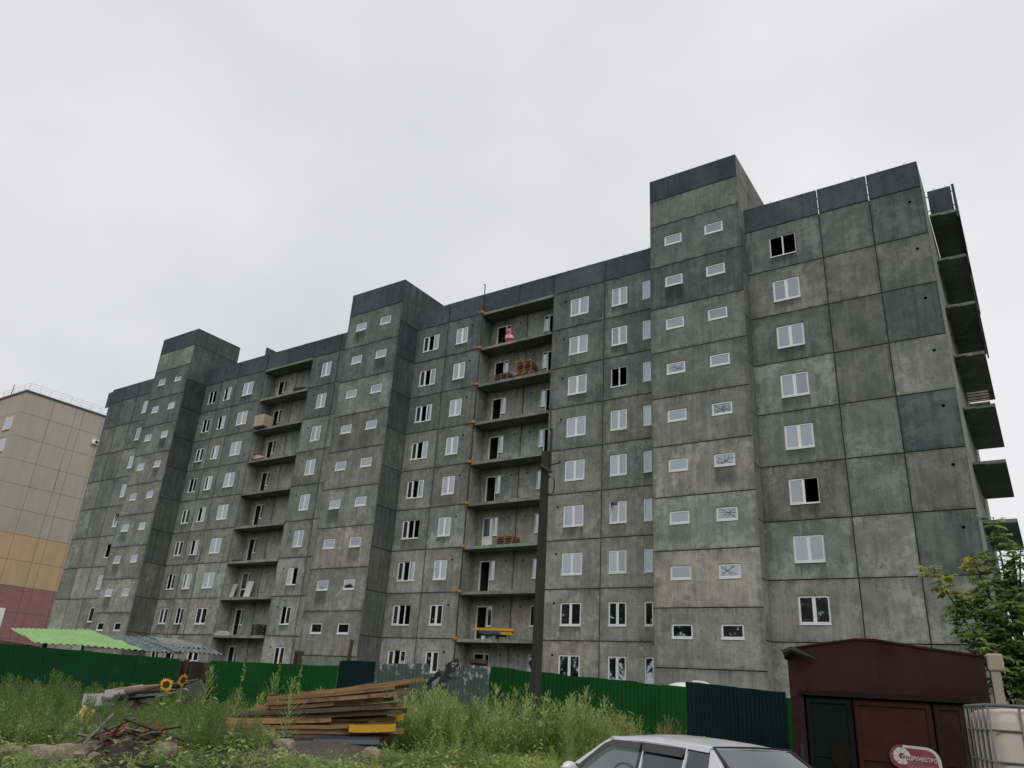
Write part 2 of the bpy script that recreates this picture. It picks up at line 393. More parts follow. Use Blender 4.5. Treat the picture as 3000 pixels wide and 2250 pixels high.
# middle right
column(-18.66, -14.55, YM, [(-18.15, -17.05, 2), (-16.02, -15.48, 1)], ins=(1,0,1,1),
       special={(7,-18.15): dict(missing=(0,1)), (4,-18.15): dict(tilt=(0,))})
column(-22.55, -18.66, YM, [(-21.21, -19.83, 2)], vents=(-21.61,))
column(-31.64, -28.47, YM, [(-30.80, -29.72, 2)], vents=(-29.33,))
column(-34.65, -31.64, YM, [(-33.94, -32.41, 3)], ins=(0,1,1,1), special={(k,-33.94): dict(missing=(1,)) for k in (9,8,7,6,5,3,1)} | {(4,-33.94): dict(missing=(1,2)), (2,-33.94): dict(missing=(1,2))})
# middle left
column(-42.96, -40.18, YL, [], ins=(1,0,1,1))
column(-46.17, -42.96, YL, [(-44.85, -43.75, 2)], vents=(-45.33,), special={(3,-44.85): dict(missing=(1,)), (2,-44.85): dict(missing=(0,))})
column(-56.12, -52.18, YL, [(-55.02, -53.61, 2)], vents=(-53.2,))
column(-58.28, -56.12, YL, [(-57.73, -56.68, 2)], special={(k,-57.73): dict(missing=(0,)) for k in (9,8,5,4,2)})
column(-60.75, -58.28, YL, [(-60.0, -58.87, 2)], ins=(0,1,1,1), special={(k,-60.0): dict(missing=(0,)) for k in (8,6,3,1)} | {(9,-60.0): dict(missing=(0,1))})
# left end section
column(-70.1, -66.4, YW, [(-68.6, -67.8, 1)], ins=(1,0,1,1), special={(5,-68.6): dict(tilt=(0,)), (4,-68.6): dict(missing=(0,))})
column(-72.6, -70.1, YW)
column(-75.15, -72.6, YW, vents=(-74.42,), ins=(0,1,1,1))
# left corner: parapet block that overhangs the gable
panel(-76.0, -75.15, 26.85, 28.55, YW+.05, wet=.8, name='parapet_panel')

# stair towers
def tower(x0, x1, yf, ym_r, ym_l, tops, wins, cr=()):
    js = [3.38+2.8*k for k in range(9)] + [28.66] + tops
    for k in range(len(js)-1):
        z0, z1 = js[k], js[k+1]; hs = []
        if k < 9:
            hs = [H_(x0+a, z0+1.38, x0+b, z0+2.05) for a, b in wins]
        panel(x0, x1, z0, z1, yf, holes=hs, ins=(0,0,1,1 if k < len(js)-2 else 0), wet=(.55+rng.uniform(-.1,.1) if k == 9 and len(tops) > 1 else .9) if k > 8 else pwet(k), mat=CONC_PAR if k == len(js)-2 else None)
        if k < 9:
            for i, (a, b) in enumerate(wins): window(x0+a, x0+b, z0+1.38, z0+2.05, yf, 1, cracks=(k, i) in cr, tilt=(0,) if (x0 < -60 and k == 8 and i == 1) else ())
    panel(x0, x1, .2, js[0], yf, ins=(0,0,1,1), wet=.15, name='plinth_panel')
    for k in range(9): panel(yf, ym_r, LV[k], LV[k+1], x1, 'y', ins=(0,1,1,1), wet=pwet(k), mat=CONC_STAIN if x1 < -20 else CONC)
    panel(yf, ym_r, .2, LV[0], x1, 'y', ins=(0,1,1,1), wet=.2, name='plinth_panel')
    ytop = 4.9 if x1 > -20 else 3.7
    lv = [LV[9]] + tops
    for k in range(len(lv)-1):
        for a, b in ((yf, 1.2), (1.2, ytop)):
            panel(a, b, lv[k], lv[k+1], x1, 'y', ins=(0 if a == yf else 1, 1, 1, 1 if k < len(lv)-2 else 0), wet=.5, mat=CONC_STAIN if x1 < -20 else CONC)
    # hidden left flank, back and roof of the tower
    panel(yf, 1.0, .2, 28.7, x0, 'n', ins=(0,0,0,0), wet=.5, name='tower_flank'); panel(yf, ytop, 28.7, lv[-1], x0, 'n', ins=(0,0,0,0), wet=.5, name='tower_flank')
    m = MB(); z = lv[-1]
    m.face([(x0, ytop, 27.1), (x1, ytop, 27.1), (x1, ytop, z), (x0, ytop, z)][::-1]); m.face([(x0, yf+.12, z-.25), (x1, yf+.12, z-.25), (x1, ytop, z-.25), (x0, ytop, z-.25)])
    bp('tower_roof', m.mesh('tower_roof', CORE), (0, 0, 0))
tower(-14.55, -9.09, -.93, YE, YM, [30.56, 32.13], [(.90, 2.0), (3.39, 4.5)], cr={(5,0), (4,1), (3,1), (2,1), (1,1)})
tower(-40.18, -34.65, -.95, YM, YL, [30.58], [(.91, 2.01), (3.43, 4.52)])
tower(-66.40, -60.75, -1.09, YL, YW, [30.60, 32.26], [(1.0, 2.07), (3.60, 4.63)])

# balcony bays
def bay(x0, x1, pl, doors, joint, vents, closed=()):
    """doors: list of (door x0, x1, sidelight x0, x1)"""
    yb = pl+1.2
    for k in range(9):
        z = LV[k]
        for a, b in ((x0, joint), (joint, x1)):
            hs = []
            for d0, d1, s0, s1 in doors:
                if a <= d0 < b: hs += [H_(d0, z+.10, d1, z+2.09), H_(s0, z+.86, s1, z+2.09)]
            hs += [V_(v, z+2.0, .06) for v in vents if a < v < b]
            panel(a, b, z+.02, z+2.62, yb, holes=hs, ins=(0 if a == x0 else 1, 0 if b == x1 else 1, 0, 0), wet=pwet(k)*.5, name='balcony_wall')
        panel(pl+.02, yb, z+.02, z+2.62, x0, 'y', ins=(0,0,0,0), wet=pwet(k)*.7, name='balcony_wall')
        panel(pl+.02, yb, z+.02, z+2.62, x1, 'n', ins=(0,0,0,0), wet=pwet(k)*.7, name='balcony_wall')
        for d0, d1, s0, s1 in doors:
            m = MB(); a = .07; D = .07
            m.box((0, 0, 0), (a, D, 1.99)); m.box((d1-d0-a, 0, 0), (d1-d0, D, 1.99)); m.box((a, 0, 1.99-a), (d1-d0-a, D, 1.99)); m.box((a, 0, 0), (d1-d0-a, D, .03))
            q0, q1 = s0-d0, s1-d0
            m.box((q0, 0, .76), (q0+.05, D, 1.99)); m.box((q1-.05, 0, .76), (q1, D, 1.99)); m.box((q0+.05, 0, .76), (q1-.05, D, .83)); m.box((q0+.05, 0, 1.93), (q1-.05, D, 1.99))
            m.box((q0-.02, -.10, .73), (q1+.02, .02, .757))
            key = ('door', round(d1-d0,2), round(q0,2))
            if key not in CACHE: CACHE[key] = m.mesh('balcony_door', PVC)
            o = bp('balcony_door', CACHE[key], (d0, yb+.03, z+.10))
            p = bpy.data.objects.new('pane', pane_mesh(q1-q0-.1, 1.10, GLASS)); COL.objects.link(p); p.parent = o; p.location = (q0+.05, .03, .83)
            if (k+1, d0) in closed:
                p = bpy.data.objects.new('pane', pane_mesh(d1-d0-.14, 1.16, GLASS)); COL.objects.link(p); p.parent = o; p.location = (.07, .03, .74)
                p = bpy.data.objects.new('door_panel', pane_mesh(d1-d0-.14, .62, PVC if k == 3 else GLASS)); COL.objects.link(p); p.parent = o; p.location = (.07, .03, .06)
                mm = MB().box((.05, .0, .67), (d1-d0-.05, .06, .75)); r2 = mm.build('door_rail', PVC); r2.parent = o
            else:   # leaf swung into the room, seen as a thin upright
                mm = MB().box((0, 0, 0), (.05, .7, 1.9)); r2 = mm.build('door_leaf', PVC); r2.parent = o; r2.location = (d1-d0+.02, .12, .04); r2.rotation_euler = (0, 0, -.5)
    for k in range(1, 10):
        z = LV[k]
        for a, b in ((x0, joint), (joint, x1)):
            m = MB().box((.008, 0, 0), (b-a-.008, 1.2, .2))
            key = ('slab', round(b-a,2))
            if key not in CACHE: CACHE[key] = m.mesh('balcony_slab', [CONC])
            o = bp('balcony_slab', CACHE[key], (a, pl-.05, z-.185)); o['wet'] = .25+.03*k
    for a, b in ((x0, joint), (joint, x1)): panel(a, b, LV[9]+.03, 28.70, pl, ins=(1,1,1,0), wet=.9, name='parapet_panel')
    panel(x0, x1, .2, LV[0], pl, wet=.2, name='plinth_panel')
bay(-28.47, -22.55, YM, [(-28.0, -27.17, -27.16, -26.80), (-23.62, -22.85, -24.0, -23.63)], -25.38, (-25.97, -24.70), closed={(4,-28.0)})
bay(-52.18, -46.17, YL, [(-51.68, -50.95, -50.94, -50.56)], -49.35, (-49.9, -48.6), closed={(3,-51.68)})

# orange shoring brackets and the cable beside the right-hand balconies
m = MB(); m.tube([(-28.47, YM-.05, .6), (-28.47, YM-.05, 29.45), (-28.53, YM-.05, 29.5), (-28.62, YM-.05, 29.5)], .035, 6)
bp('steel_riser', m.mesh('steel_riser', DARKSTEEL), (0, 0, 0))
bm_ = MB(); bm_.box((-.42, -.20, -.05), (.06, -.12, .02)); bm_.box((-.06, -.24, -.14), (.10, .02, .06)); bm_.tube([(-.36, -.16, 0), (-.52, -.34, .16)], .022, 5)
bme = bm_.mesh('bracket', ORANGE)
for k in range(1, 10): bp('bracket', bme, (-28.42, YM-.02, LV[k]+.06)).scale = (.85, .85, .85)
bp('meter_box', MB().box((0, -.2, 0), (.62, 0, .62)).mesh('meter_box', plain('galvanised_box', (.36, .36, .35), .6)), (-57.2, YL, 4.0))
bp('cable_stub', MB().tube([(-56.95, YL-.1, 4.62), (-56.9, YL-.06, 5.4), (-56.85, YL-.06, 6.1)], .03, 5).mesh('cable_stub', RUBBER), (0, 0, 0))

# gable walls, end balconies
YB = 13.4
for k in range(9):
    for a, b in ((0, 3.15), (3.15, 6.6), (6.6, 10.0), (10.0, YB)):
        hs = [H_(a+1.0, LV[k]+.2, a+1.9, LV[k]+2.05)] if 3 < a < 9 else []
        panel(a, b, LV[k], LV[k+1], 0, 'y', holes=hs, ins=(0 if a == 0 else 1,1,1,1), wet=.05, mat=CONC_END)
        if hs: window(a+1.0, a+1.9, LV[k]+.2, LV[k]+2.05, 0, 1, ax='y')
        panel(a+YW, b+YW, LV[k], LV[k+1], -75.15, 'n', ins=(0,0,0,0), wet=.3)
for a, b in ((0, 3.15), (10.0, YB)): panel(a, b, LV[9], 28.70, 0, 'y', ins=(0,1,1,0), wet=.1, mat=CONC_END, name='parapet_panel')
panel(0, YB, .2, LV[0], 0, 'y', name='plinth_panel'); panel(YW, YB, .2, LV[0], -75.15, 'n', name='plinth_panel')
panel(YW, YB, LV[9], 28.6, -75.15, 'n', wet=.8, name='parapet_panel')
sm = MB().box((.02, 3.18, 0), (1.36, 10.05, .17)).box((.03, 3.1, .02), (.55, 3.178, .14)).mesh('balcony_slab', [CONC])
sl = MB().box((-1.3, 3.2, 0), (-.02, 10.0, .17)).mesh('balcony_slab', [CONC])
for k in range(1, 10):
    o = bp('balcony_slab', sm, (0, 0, LV[k]-.02)); o['wet'] = .55  # darkens the whole end slab, value picked for its underside
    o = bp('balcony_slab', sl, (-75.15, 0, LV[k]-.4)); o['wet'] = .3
o = bp('parapet_panel', MB().box((.10, 3.25, 0), (1.22, 3.37, 1.55)).mesh('parapet_panel', [CONC_PAR]), (0, 0, LV[9]+.16)); o['wet'] = .95
o = bp('parapet_panel', MB().box((1.27, 3.2, -.5), (1.40, 10.0, 1.6)).mesh('parapet_panel', [CONC_PAR]), (0, 0, LV[9]+.16)); o['wet'] = .95
for k in (7, 8): 
    o = bp('balcony_screen', MB().box((1.37, 3.5, -.3), (1.45, 10.0, .2)).mesh('balcony_screen', DARKSTEEL), (0, 0, LV[k]))
for z in (27.6, 28.5):
    bp('tie_rod', MB().box((0, 3.3, 0), (.11, 3.34, .04)).mesh('tie_rod', DARKSTEEL), (0, 0, z)); bp('tie_rod', MB().box((1.21, 3.3, 0), (1.28, 3.34, .04)).mesh('tie_rod', DARKSTEEL), (0, 0, z))
# back wall, roof, inner core (keeps the rooms dark)
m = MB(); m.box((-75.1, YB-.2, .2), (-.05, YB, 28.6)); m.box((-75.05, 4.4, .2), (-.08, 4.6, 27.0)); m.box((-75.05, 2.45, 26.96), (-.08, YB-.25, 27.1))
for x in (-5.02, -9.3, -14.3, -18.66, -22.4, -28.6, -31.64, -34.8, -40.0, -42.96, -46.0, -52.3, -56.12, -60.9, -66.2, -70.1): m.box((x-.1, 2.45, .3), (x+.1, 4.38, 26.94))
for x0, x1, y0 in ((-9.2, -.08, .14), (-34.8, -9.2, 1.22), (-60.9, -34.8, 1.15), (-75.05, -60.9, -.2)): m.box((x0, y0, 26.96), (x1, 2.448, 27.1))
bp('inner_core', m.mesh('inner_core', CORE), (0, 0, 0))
for k in range(0, 9):
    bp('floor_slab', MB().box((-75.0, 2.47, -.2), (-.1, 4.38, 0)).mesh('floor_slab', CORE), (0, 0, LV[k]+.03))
# short fin walls on the roof beside the left tower
o = bp('roof_fin', MB().box((-53.1, .2+YL, 27.1), (-52.95, 4.0, 29.6)).mesh('roof_fin', [CONC]), (0, 0, 0)); o['wet'] = .9
# lifting loops on the parapets
lm = MB().tube([(0, 0, 0), (0, 0, .12), (.05, 0, .16), (.1, 0, .12), (.1, 0, 0)], .012, 4).mesh('lifting_loop', DARKSTEEL)
for x, y, z in [(-.6, YE, 28.7), (-1.9, YE, 28.7), (-3.2, YE, 28.7), (-7.6, YE, 28.7), (-15.6, YM, 28.7), (-17.4, YM, 28.7), (-20.0, YM, 28.7), (-21.6, YM, 28.7), (-30.4, YM, 28.7), (-12.9, -.9, 32.13), (-10.2, -.9, 32.13), (.4, 3.28, 28.83), (.95, 3.28, 28.83), (-43.7, YL, 28.7), (-47.5, YL, 28.7)]:
    bp('lifting_loop', lm, (x, y+.06, z-.01))

# ------------------------------------------------------------------ beige block on the left
T = thing('apartment_building', 'finished beige tower block with peach and dusty red lower bands at the left edge', 'building', (-104, 8, 0))
def bandmat(name, col):
    t = NT(name); v = t.n('NewGeometry').outputs['Position']
    n = t.noise(v, .35, 6, .6); s2 = t.noise(t.n('Mapping', {'Vector': v, 'Scale': (2., 2., .12)}).outputs[0], 1., 4, .6); n3 = t.noise(v, 3., 5, .6)
    x = t.math('ADD', t.math('MULTIPLY', n, .5), t.math('MULTIPLY', s2, .5))
    cc = t.mix(t.mapr(x, .3, .7), c4([a*.84 for a in col]), c4(col)); cc = t.mix(t.math('MULTIPLY', t.mapr(n3, .5, .7), .15), cc, (.5, .48, .42, 1))
    return t.surf(cc, .9)
BEIGE = bandmat('beige_panel', (.45, .405, .33)); PEACH = bandmat('peach_panel', (.56, .395, .235)); REDB = bandmat('dusty_red', (.325, .165, .155))
SEAM = plain('grey_seam', (.16, .15, .125), .9, .1)
def tp(name, me, loc=(0,0,0), rot=(0,0,0), parent=None):
    o = bpy.data.objects.new(name, me); COL.objects.link(o); o.parent = parent or T; o.location = Vector(loc) - (Vector(T.location) if not parent else Vector((0,0,0))); o.rotation_euler = rot; return o
XR, YF = -98.1, .7
rows = [10.2-2.9*3, 10.2-5.8, 10.2-2.9, 10.2, 13.1, 16.0, 18.85, 21.68, 24.5, 27.32, 30.24, 32.9]
ucols = [.7, 4.18, 7.0, 8.0, 10.55, 14.2]
for j in range(len(rows)-1):
    mt = REDB if rows[j+1] <= 10.3 else PEACH if rows[j+1] <= 16.1 else BEIGE
    for i in range(len(ucols)-1):
        a, b = ucols[i]+.025, ucols[i+1]-.025; z0, z1 = rows[j]+.02, rows[j+1]-.02
        tp('wall_panel', MB().box((XR-.05, a, z0), (XR, b, z1)).mesh('wall_panel', mt))
    us = [-98.125, -102.2, -106.0, -110.0]
    for i in range(3):
        x1, x0 = us[i]-.025, us[i+1]+.025
        tp('wall_panel', MB().box((x0, YF, rows[j]+.02), (x1, YF+.05, rows[j+1]-.02)).mesh('wall_panel', mt))
tp('inner_core', MB().box((-110, YF+.04, .2), (XR-.04, 14.2, 32.85)).mesh('inner_core', SEAM))
tp('roof_edge', MB().box((-110.1, YF-.12, 32.88), (XR+.12, 14.3, 33.1)).mesh('roof_edge', plain('dark_flashing', (.07, .072, .08), .6)))
tp('crack_seam', MB().box((XR-.01, 7.0, 22.0), (XR+.006, 7.05, 24.6)).mesh('crack_seam', JOINT))
wm2 = MB(); wm2.box((0, -.02, 0), (.08, .03, 1.55)); wm2.box((1.82, -.02, 0), (1.9, .03, 1.55)); wm2.box((.08, -.02, 0), (1.82, .03, .08)); wm2.box((.08, -.02, 1.47), (1.82, .03, 1.55)); wm2.box((.6, -.02, .08), (.67, .03, 1.47)); wm2.box((1.23, -.02, .08), (1.3, .03, 1.47)); wm2.box((-.05, -.12, -.05), (1.95, .02, -.01))
wm2 = wm2.mesh('window', PVC); pm2 = MB().box((.08, .0, .08), (1.82, .02, 1.47)).mesh('pane', GLASS)
for z in (28.25, 25.4, 22.55, 19.7, 16.9):
    o = tp('window', wm2, (-101.45, YF-.03, z)); tp('pane', pm2, (0,0,0), parent=o)
tp('white_shutter', MB().box((XR-.02, 3.4, 5.5), (XR+.06, 5.63, 7.65)).mesh('white_shutter', PVC))
# roof railing
m = MB()
pts = [(-109.5, YF+.25), (XR-.25, YF+.25), (XR-.25, 14.0)]
for (x0, y0), (x1, y1) in zip(pts, pts[1:]):
    for zz in (33.45, 33.8, 34.15): m.tube([(x0, y0, zz), (x1, y1, zz)], .014, 4)
    n = int(math.hypot(x1-x0, y1-y0)/1.3)
    for i in range(n+1): x, y = x0+(x1-x0)*i/n, y0+(y1-y0)*i/n; m.tube([(x, y, 33.08), (x, y, 34.15)], .016, 4)
tp('roof_railing', m.mesh('roof_railing', plain('railing_grey', (.42, .42, .43), .6)))
m = MB(); m.tube([(-105.2, YF+1, 33.0), (-105.0, YF+1, 35.4)], .05, 5); m.box((-106.8, YF+.8, 33.05), (-105.4, YF+2, 33.9))
tp('roof_vent', m.mesh('roof_vent', DARKSTEEL))
AC = thing('air_conditioner', 'small white air conditioner unit on the beige tower wall', 'air conditioner', (XR+.03, 10.3, 29.2), math.pi/2)
MB().box((-.42, -.32, -.3), (.42, 0, .3)).build('casing', PVC, AC, bevel=.03)
MB().tube([(0.1, -.325, 0), (0.1, -.34, 0)], .23, 14).build('fan_grille', DARKSTEEL, AC)

# ------------------------------------------------------------------ foliage material
def leafmat(name, c1, c2, c3, pos_scale=.8):
    t = NT(name); r = t.n('NewGeometry'); isl = r.outputs['Random Per Island']; n = t.noise(r.outputs['Position'], pos_scale, 4, .6)
    col = t.mix(isl, c4(c1), c4(c2)); col = t.mix(t.mapr(n, .48, .68), col, c4(c3))
    d = t.n('BsdfPrincipled', {'Base Color': col, 'Roughness': .55}); tr = t.n('BsdfTranslucent', {'Color': col})
    t.set(t.out.inputs['Surface'], t.n('MixShader', {0: .38, 1: d.outputs[0], 2: tr.outputs[0]}).outputs[0]); return t.m
WORM = leafmat('wormwood_leaf', (.270, .360, .115), (.420, .510, .180), (.480, .530, .190))
WORMD = leafmat('dark_wormwood_leaf', (.115, .195, .062), (.205, .300, .100), (.240, .320, .100))
BROAD = leafmat('broad_leaf', (.180, .280, .085), (.340, .450, .145), (.430, .490, .165))
GRASS = leafmat('grass_blade', (.360, .430, .120), (.520, .580, .180), (.580, .570, .220), .6)
DRY = leafmat('dry_seed', (.24, .16, .085), (.31, .21, .11), (.20, .17, .08))
TREEL = leafmat('maple_leaf', (.150, .220, .065), (.260, .340, .095), (.300, .370, .105), .9)
TREEY = leafmat('maple_leaf_young', (.30, .33, .045), (.40, .40, .06), (.24, .30, .05), 2.)
VINE = leafmat('vine_leaf', (.20, .28, .08), (.30, .38, .12), (.25, .33, .10), 2.)
BARK = plain('bark', (.075, .062, .048), .9, .2, 12., bump=.4)
FARL = leafmat('far_foliage', (.030, .045, .015), (.055, .075, .022), (.045, .060, .02), .1)

class Leaves:
    """fast collector of leaf quads"""
    def __init__(s): s.q = []
    def leaf(s, p, d, L_, W_, up=(0,0,1), droop=0.):
        p = np.array(p, float); d = np.array(d, float); d /= np.linalg.norm(d)+1e-9
        sd_ = np.cross(d, up); n = np.linalg.norm(sd_); sd_ = sd_/n if n > 1e-3 else np.array([1., 0, 0])
        e = p+d*L_; e[2] -= droop*L_
        mid = p+d*L_*.45; mid[2] -= droop*L_*.25
        s.q.append([p, mid+sd_*W_/2, e, mid-sd_*W_/2])
    def arr(s): return np.array(s.q)
def quads_obj(name, A, mat, parent=None):
    n = len(A); me = bpy.data.meshes.new(name)
    me.vertices.add(4*n); me.vertices.foreach_set('co', A.reshape(-1))
    me.loops.add(4*n); me.loops.foreach_set('vertex_index', np.arange(4*n, dtype=np.int32))
    me.polygons.add(n); me.polygons.foreach_set('loop_start', np.arange(0, 4*n, 4, dtype=np.int32)); me.polygons.foreach_set('loop_total', np.full(n, 4, dtype=np.int32))
    me.materials.append(mat); me.update(); me.validate()
    return link(name, me, parent)
def place(A, x, y, z, s, a, tilt=(0, 0)):
    c, q = math.cos(a), math.sin(a); M = np.array([[c, -q, 0], [q, c, 0], [tilt[0], tilt[1], 1]]).T*s
    M2 = np.array([[c*s, q*s, 0], [-q*s, c*s, 0], [0, 0, s]])
    B_ = A @ M2; B_[..., 0] += tilt[0]*B_[..., 2]; B_[..., 1] += tilt[1]*B_[..., 2]
    return B_ + np.array([x, y, z])
def wormwood(rg, h=1.0, nb=34, dense=7):
    l = Leaves()
    for i in range(6): l.leaf((0, 0, h*i/6), (rg.uniform(-.05, .05), rg.uniform(-.05, .05), 1), h/5, .014, up=(math.cos(i), math.sin(i), 0))
    for i in range(nb):
        t_ = (i+rg.random())/nb; z = h*(.05+.93*t_); a = i*2.4+rg.uniform(-.4, .4); bl = h*(.34*(1-t_)**.7+.06)*rg.uniform(.7, 1.2); el = .55+.5*t_
        d = np.array([math.cos(a)*math.cos(el), math.sin(a)*math.cos(el), math.sin(el)])
        for j in range(dense):
            f = (j+.6)/dense; p = np.array([0, 0, z])+d*bl*f; b = a+rg.uniform(-1.3, 1.3); e2 = el+rg.uniform(-.4, .5)
            l.leaf(p, (math.cos(b)*math.cos(e2), math.sin(b)*math.cos(e2), math.sin(e2)), rg.uniform(.05, .10)*(1.2-.5*t_), rg.uniform(.010, .018), droop=.2)
        l.leaf((0, 0, z), d, bl*1.05, .010)
    return l.arr()
def broadweed(rg, h=.8, n=46):
    l = Leaves()
    for i in range(4): l.leaf((0, 0, h*i/4), (rg.uniform(-.08, .08), rg.uniform(-.08, .08), 1), h/3.4, .014, up=(math.cos(i), math.sin(i), 0))
    for i in range(n):
        t_ = (i+rg.random())/n; z = h*(.1+.9*t_); a = i*2.4+rg.uniform(-.5, .5); r = h*.20*(1-t_*.6)*rg.random(); el = rg.uniform(-.3, .7)
        l.leaf((r*math.cos(a), r*math.sin(a), z), (math.cos(a)*math.cos(el), math.sin(a)*math.cos(el), math.sin(el)), rg.uniform(.07, .15)*(1.15-.5*t_), rg.uniform(.028, .06), droop=.35)
    return l.arr()
def tuft(rg, h=.45, n=26):
    l = Leaves()
    for i in range(n):
        a = rg.uniform(0, 6.28); sp = rg.uniform(.05, .5); hh = h*rg.uniform(.5, 1.1); r = rg.uniform(0, .12); p = np.array([r*math.cos(a), r*math.sin(a), 0])
        d = np.array([math.cos(a)*sp, math.sin(a)*sp, 1.]); m_ = p+d*hh*.55
        l.leaf(p, d, hh*.62, .013); l.leaf(m_, d+np.array([math.cos(a)*.5, math.sin(a)*.5, -.35]), hh*.5, .011)
    return l.arr()
def leafpatch(rg, n=40):
    l = Leaves()
    for i in range(n):
        a = rg.uniform(0, 6.28); r = rg.uniform(0, .3); el = rg.uniform(-.1, .8)
        l.leaf((r*math.cos(a), r*math.sin(a), rg.uniform(.03, .28)), (math.cos(a)*math.cos(el), math.sin(a)*math.cos(el), math.sin(el)), rg.uniform(.06, .13), rg.uniform(.03, .06), droop=.3)
    return l.arr()

# ------------------------------------------------------------------ site fence (each sheet a part)
def sheetmat(name, col, wear=0., rough=.45):
    t = NT(name); v = t.n('NewGeometry').outputs['Position']; n = t.noise(v, 1.3, 6, .65); n2 = t.noise(v, 7., 5, .7)
    oi = t.n('ObjectInfo').outputs['Random']
    cc = t.mix(t.mapr(n, .3, .7), c4([a*.78 for a in col]), c4(col)); g_ = t.math('ADD', .9, t.math('MULTIPLY', oi, .2))
    cc = t.mix(1., cc, t.n('CombineColor', {'Red': g_, 'Green': g_, 'Blue': g_}).outputs[0], 'MULTIPLY')
    sv = t.n('Mapping', {'Vector': v, 'Scale': (6., 6., .4)}).outputs[0]; dr = t.noise(sv, 1., 4, .6)
    cc = t.mix(t.math('MULTIPLY', t.mapr(dr, .55, .75), .12), cc, (.05, .055, .045, 1))
    if wear:
        z = t.n('SeparateXYZ', {0: v}).outputs['Z']
        fl = t.math('MULTIPLY', t.mapr(t.math('ADD', n2, t.math('MULTIPLY', t.mapr(z, 1.2, 2.3), .13)), .66, .70), wear)
        cc = t.mix(fl, cc, (.55, .57, .58, 1))
    return t.surf(cc, rough+.2, n2, .05, .01, Specular_IOR_Level=.10)
GREEN = sheetmat('green_sheet', (.009, .066, .020)); GREEN2 = sheetmat('green_sheet_bright', (.010, .082, .018)); TEAL = sheetmat('teal_sheet', (.006, .024, .024)); GREY = sheetmat('grey_green_sheet', (.088, .130, .122), .6, .5)
def corr_sheet(wd, zb0, zt0, zb1, zt1, mat, parent, loc, ang, notch=None, name='sheet'):
    m = MB(); n = max(4, int(wd/.10)); rows = [[], [], []]
    prof = []
    for i in range(n):
        u = wd*i/n; prof += [(u, 0), (u+.03*wd/n/.1, 0), (u+.05*wd/n/.1, .022), (u+.08*wd/n/.1, .022)]
    prof.append((wd, 0))
    for u, d in prof:
        f = u/wd; zt = zt0+(zt1-zt0)*f; zb = zb0+(zb1-zb0)*f
        if notch: zt -= notch(f)
        sx = loc[0]+u; q1 = .035*mnoise.noise(Vector((sx*.9, zb*3+loc[1], 4.))); q2 = .05*mnoise.noise(Vector((sx*.7, 9.+zb, 2.))); zt += .018*mnoise.noise(Vector((sx*1.3, 5., zb)))
        rows[0].append((u, -d, zb)); rows[1].append((u, -d+q1, zb+(zt-zb)*.5)); rows[2].append((u, -d+q2, zt))
    m.grid(rows)
    back = [[(x, y+.004, z) for x, y, z in r[::-1]] for r in rows]; m.grid(back)
    return m.build(name, mat, parent, loc, (0, 0, ang))
def fence_run(label, p0, p1, top0, top1, specs, group=None, wd=1.15):
    """sheets of width wd from p0 to p1; specs(i, f) -> material, top offset, notch"""
    p0 = Vector(p0); p1 = Vector(p1); d = p1-p0; Ln = d.length; n = max(1, round(Ln/wd)); ang = math.atan2(d.y, d.x)
    F = thing('site_fence', label, 'fence', (p0.x, p0.y, gz(p0.x, p0.y)), ang, group)
    for i in range(n):
        f0, f1 = i/n, (i+1)/n; a = p0+d*f0; b = p0+d*f1; g0, g1 = gz(a.x, a.y)-.03, gz(b.x, b.y)-.03; base = F.location.z
        mt, dz, notch = specs(i, (f0+f1)/2); j = rng.uniform(-.012, .012)
        t0 = top0+(top1-top0)*f0+dz+j; t1 = top0+(top1-top0)*f1+dz+j
        corr_sheet(Ln/n+.02, g0-base, t0-base, g1-base, t1-base, mt, F, (Ln*f0, -.012*(i % 2), 0), rng.uniform(-.006, .006), notch)
        if i % 2 == 0: MB().box((Ln*f0-.03, .05, g0-base), (Ln*f0+.03, .11, t0-base-.12)).build('post', DARKSTEEL, F)
    for zz in (.45, 1.45):
        MB().tube([(0, .04, zz), (Ln, .04, zz+(gz(p1.x, p1.y)-gz(p0.x, p0.y)))], .022, 4).build('rail', DARKSTEEL, F)
    return F
FL = fence_run('dark green corrugated fence under the lean-to roof at far left', (-22.6, -28.4), (-19.75, -23.3), 2.13, 2.07, lambda i, f: (GREEN, 0, None))
FM = fence_run('bright green corrugated fence between the lean-to and the grey sheets', (-16.9, -24.3), (-13.72, -22.75), 2.03, 2.10, lambda i, f: (GREEN2, 0, None))
def notch_main(f): return .62*max(0, 1-abs((f-.62)/.22))
def sp_g(i, f):
    if i == 0: return (TEAL, .03, None)
    if i == 2: return (GREY, .02, notch_main)
    return (GREY, 0, None)
FG = fence_run('battered grey-green sheet fence with a torn notch and one dark sheet', (-13.68, -22.75), (-9.82, -21.46), 2.19, 2.29, sp_g, wd=1.0)
# peeled flap beside the tear
fl = MB(); rows = []
for i in range(7):
    f = i/6; rows.append([(f*.95, -.05-.10*math.sin(f*3), -.10-.42*(1-f)**1.4-w_*(.07+.20*f)) for w_ in (0, .5, 1)])
fl.grid(rows); fl.grid([[(x, y+.01, z) for x, y, z in r[::-1]] for r in rows])
o = fl.build('torn_flap', sheetmat('bare_back_sheet', (.035, .042, .042), .5, .6), FG, (2.35, -.06, 2.0), (0, -.25, -.05))
def sp_r(i, f):
    if f > .60 and f < .93: return (TEAL, .13, None)
    return (GREEN2, 0, None)
FR = fence_run('green corrugated fence with two dark teal sheets beside the garage', (-9.80, -21.44), (-3.3, -17.3), 2.27, 1.97, sp_r, wd=.59)

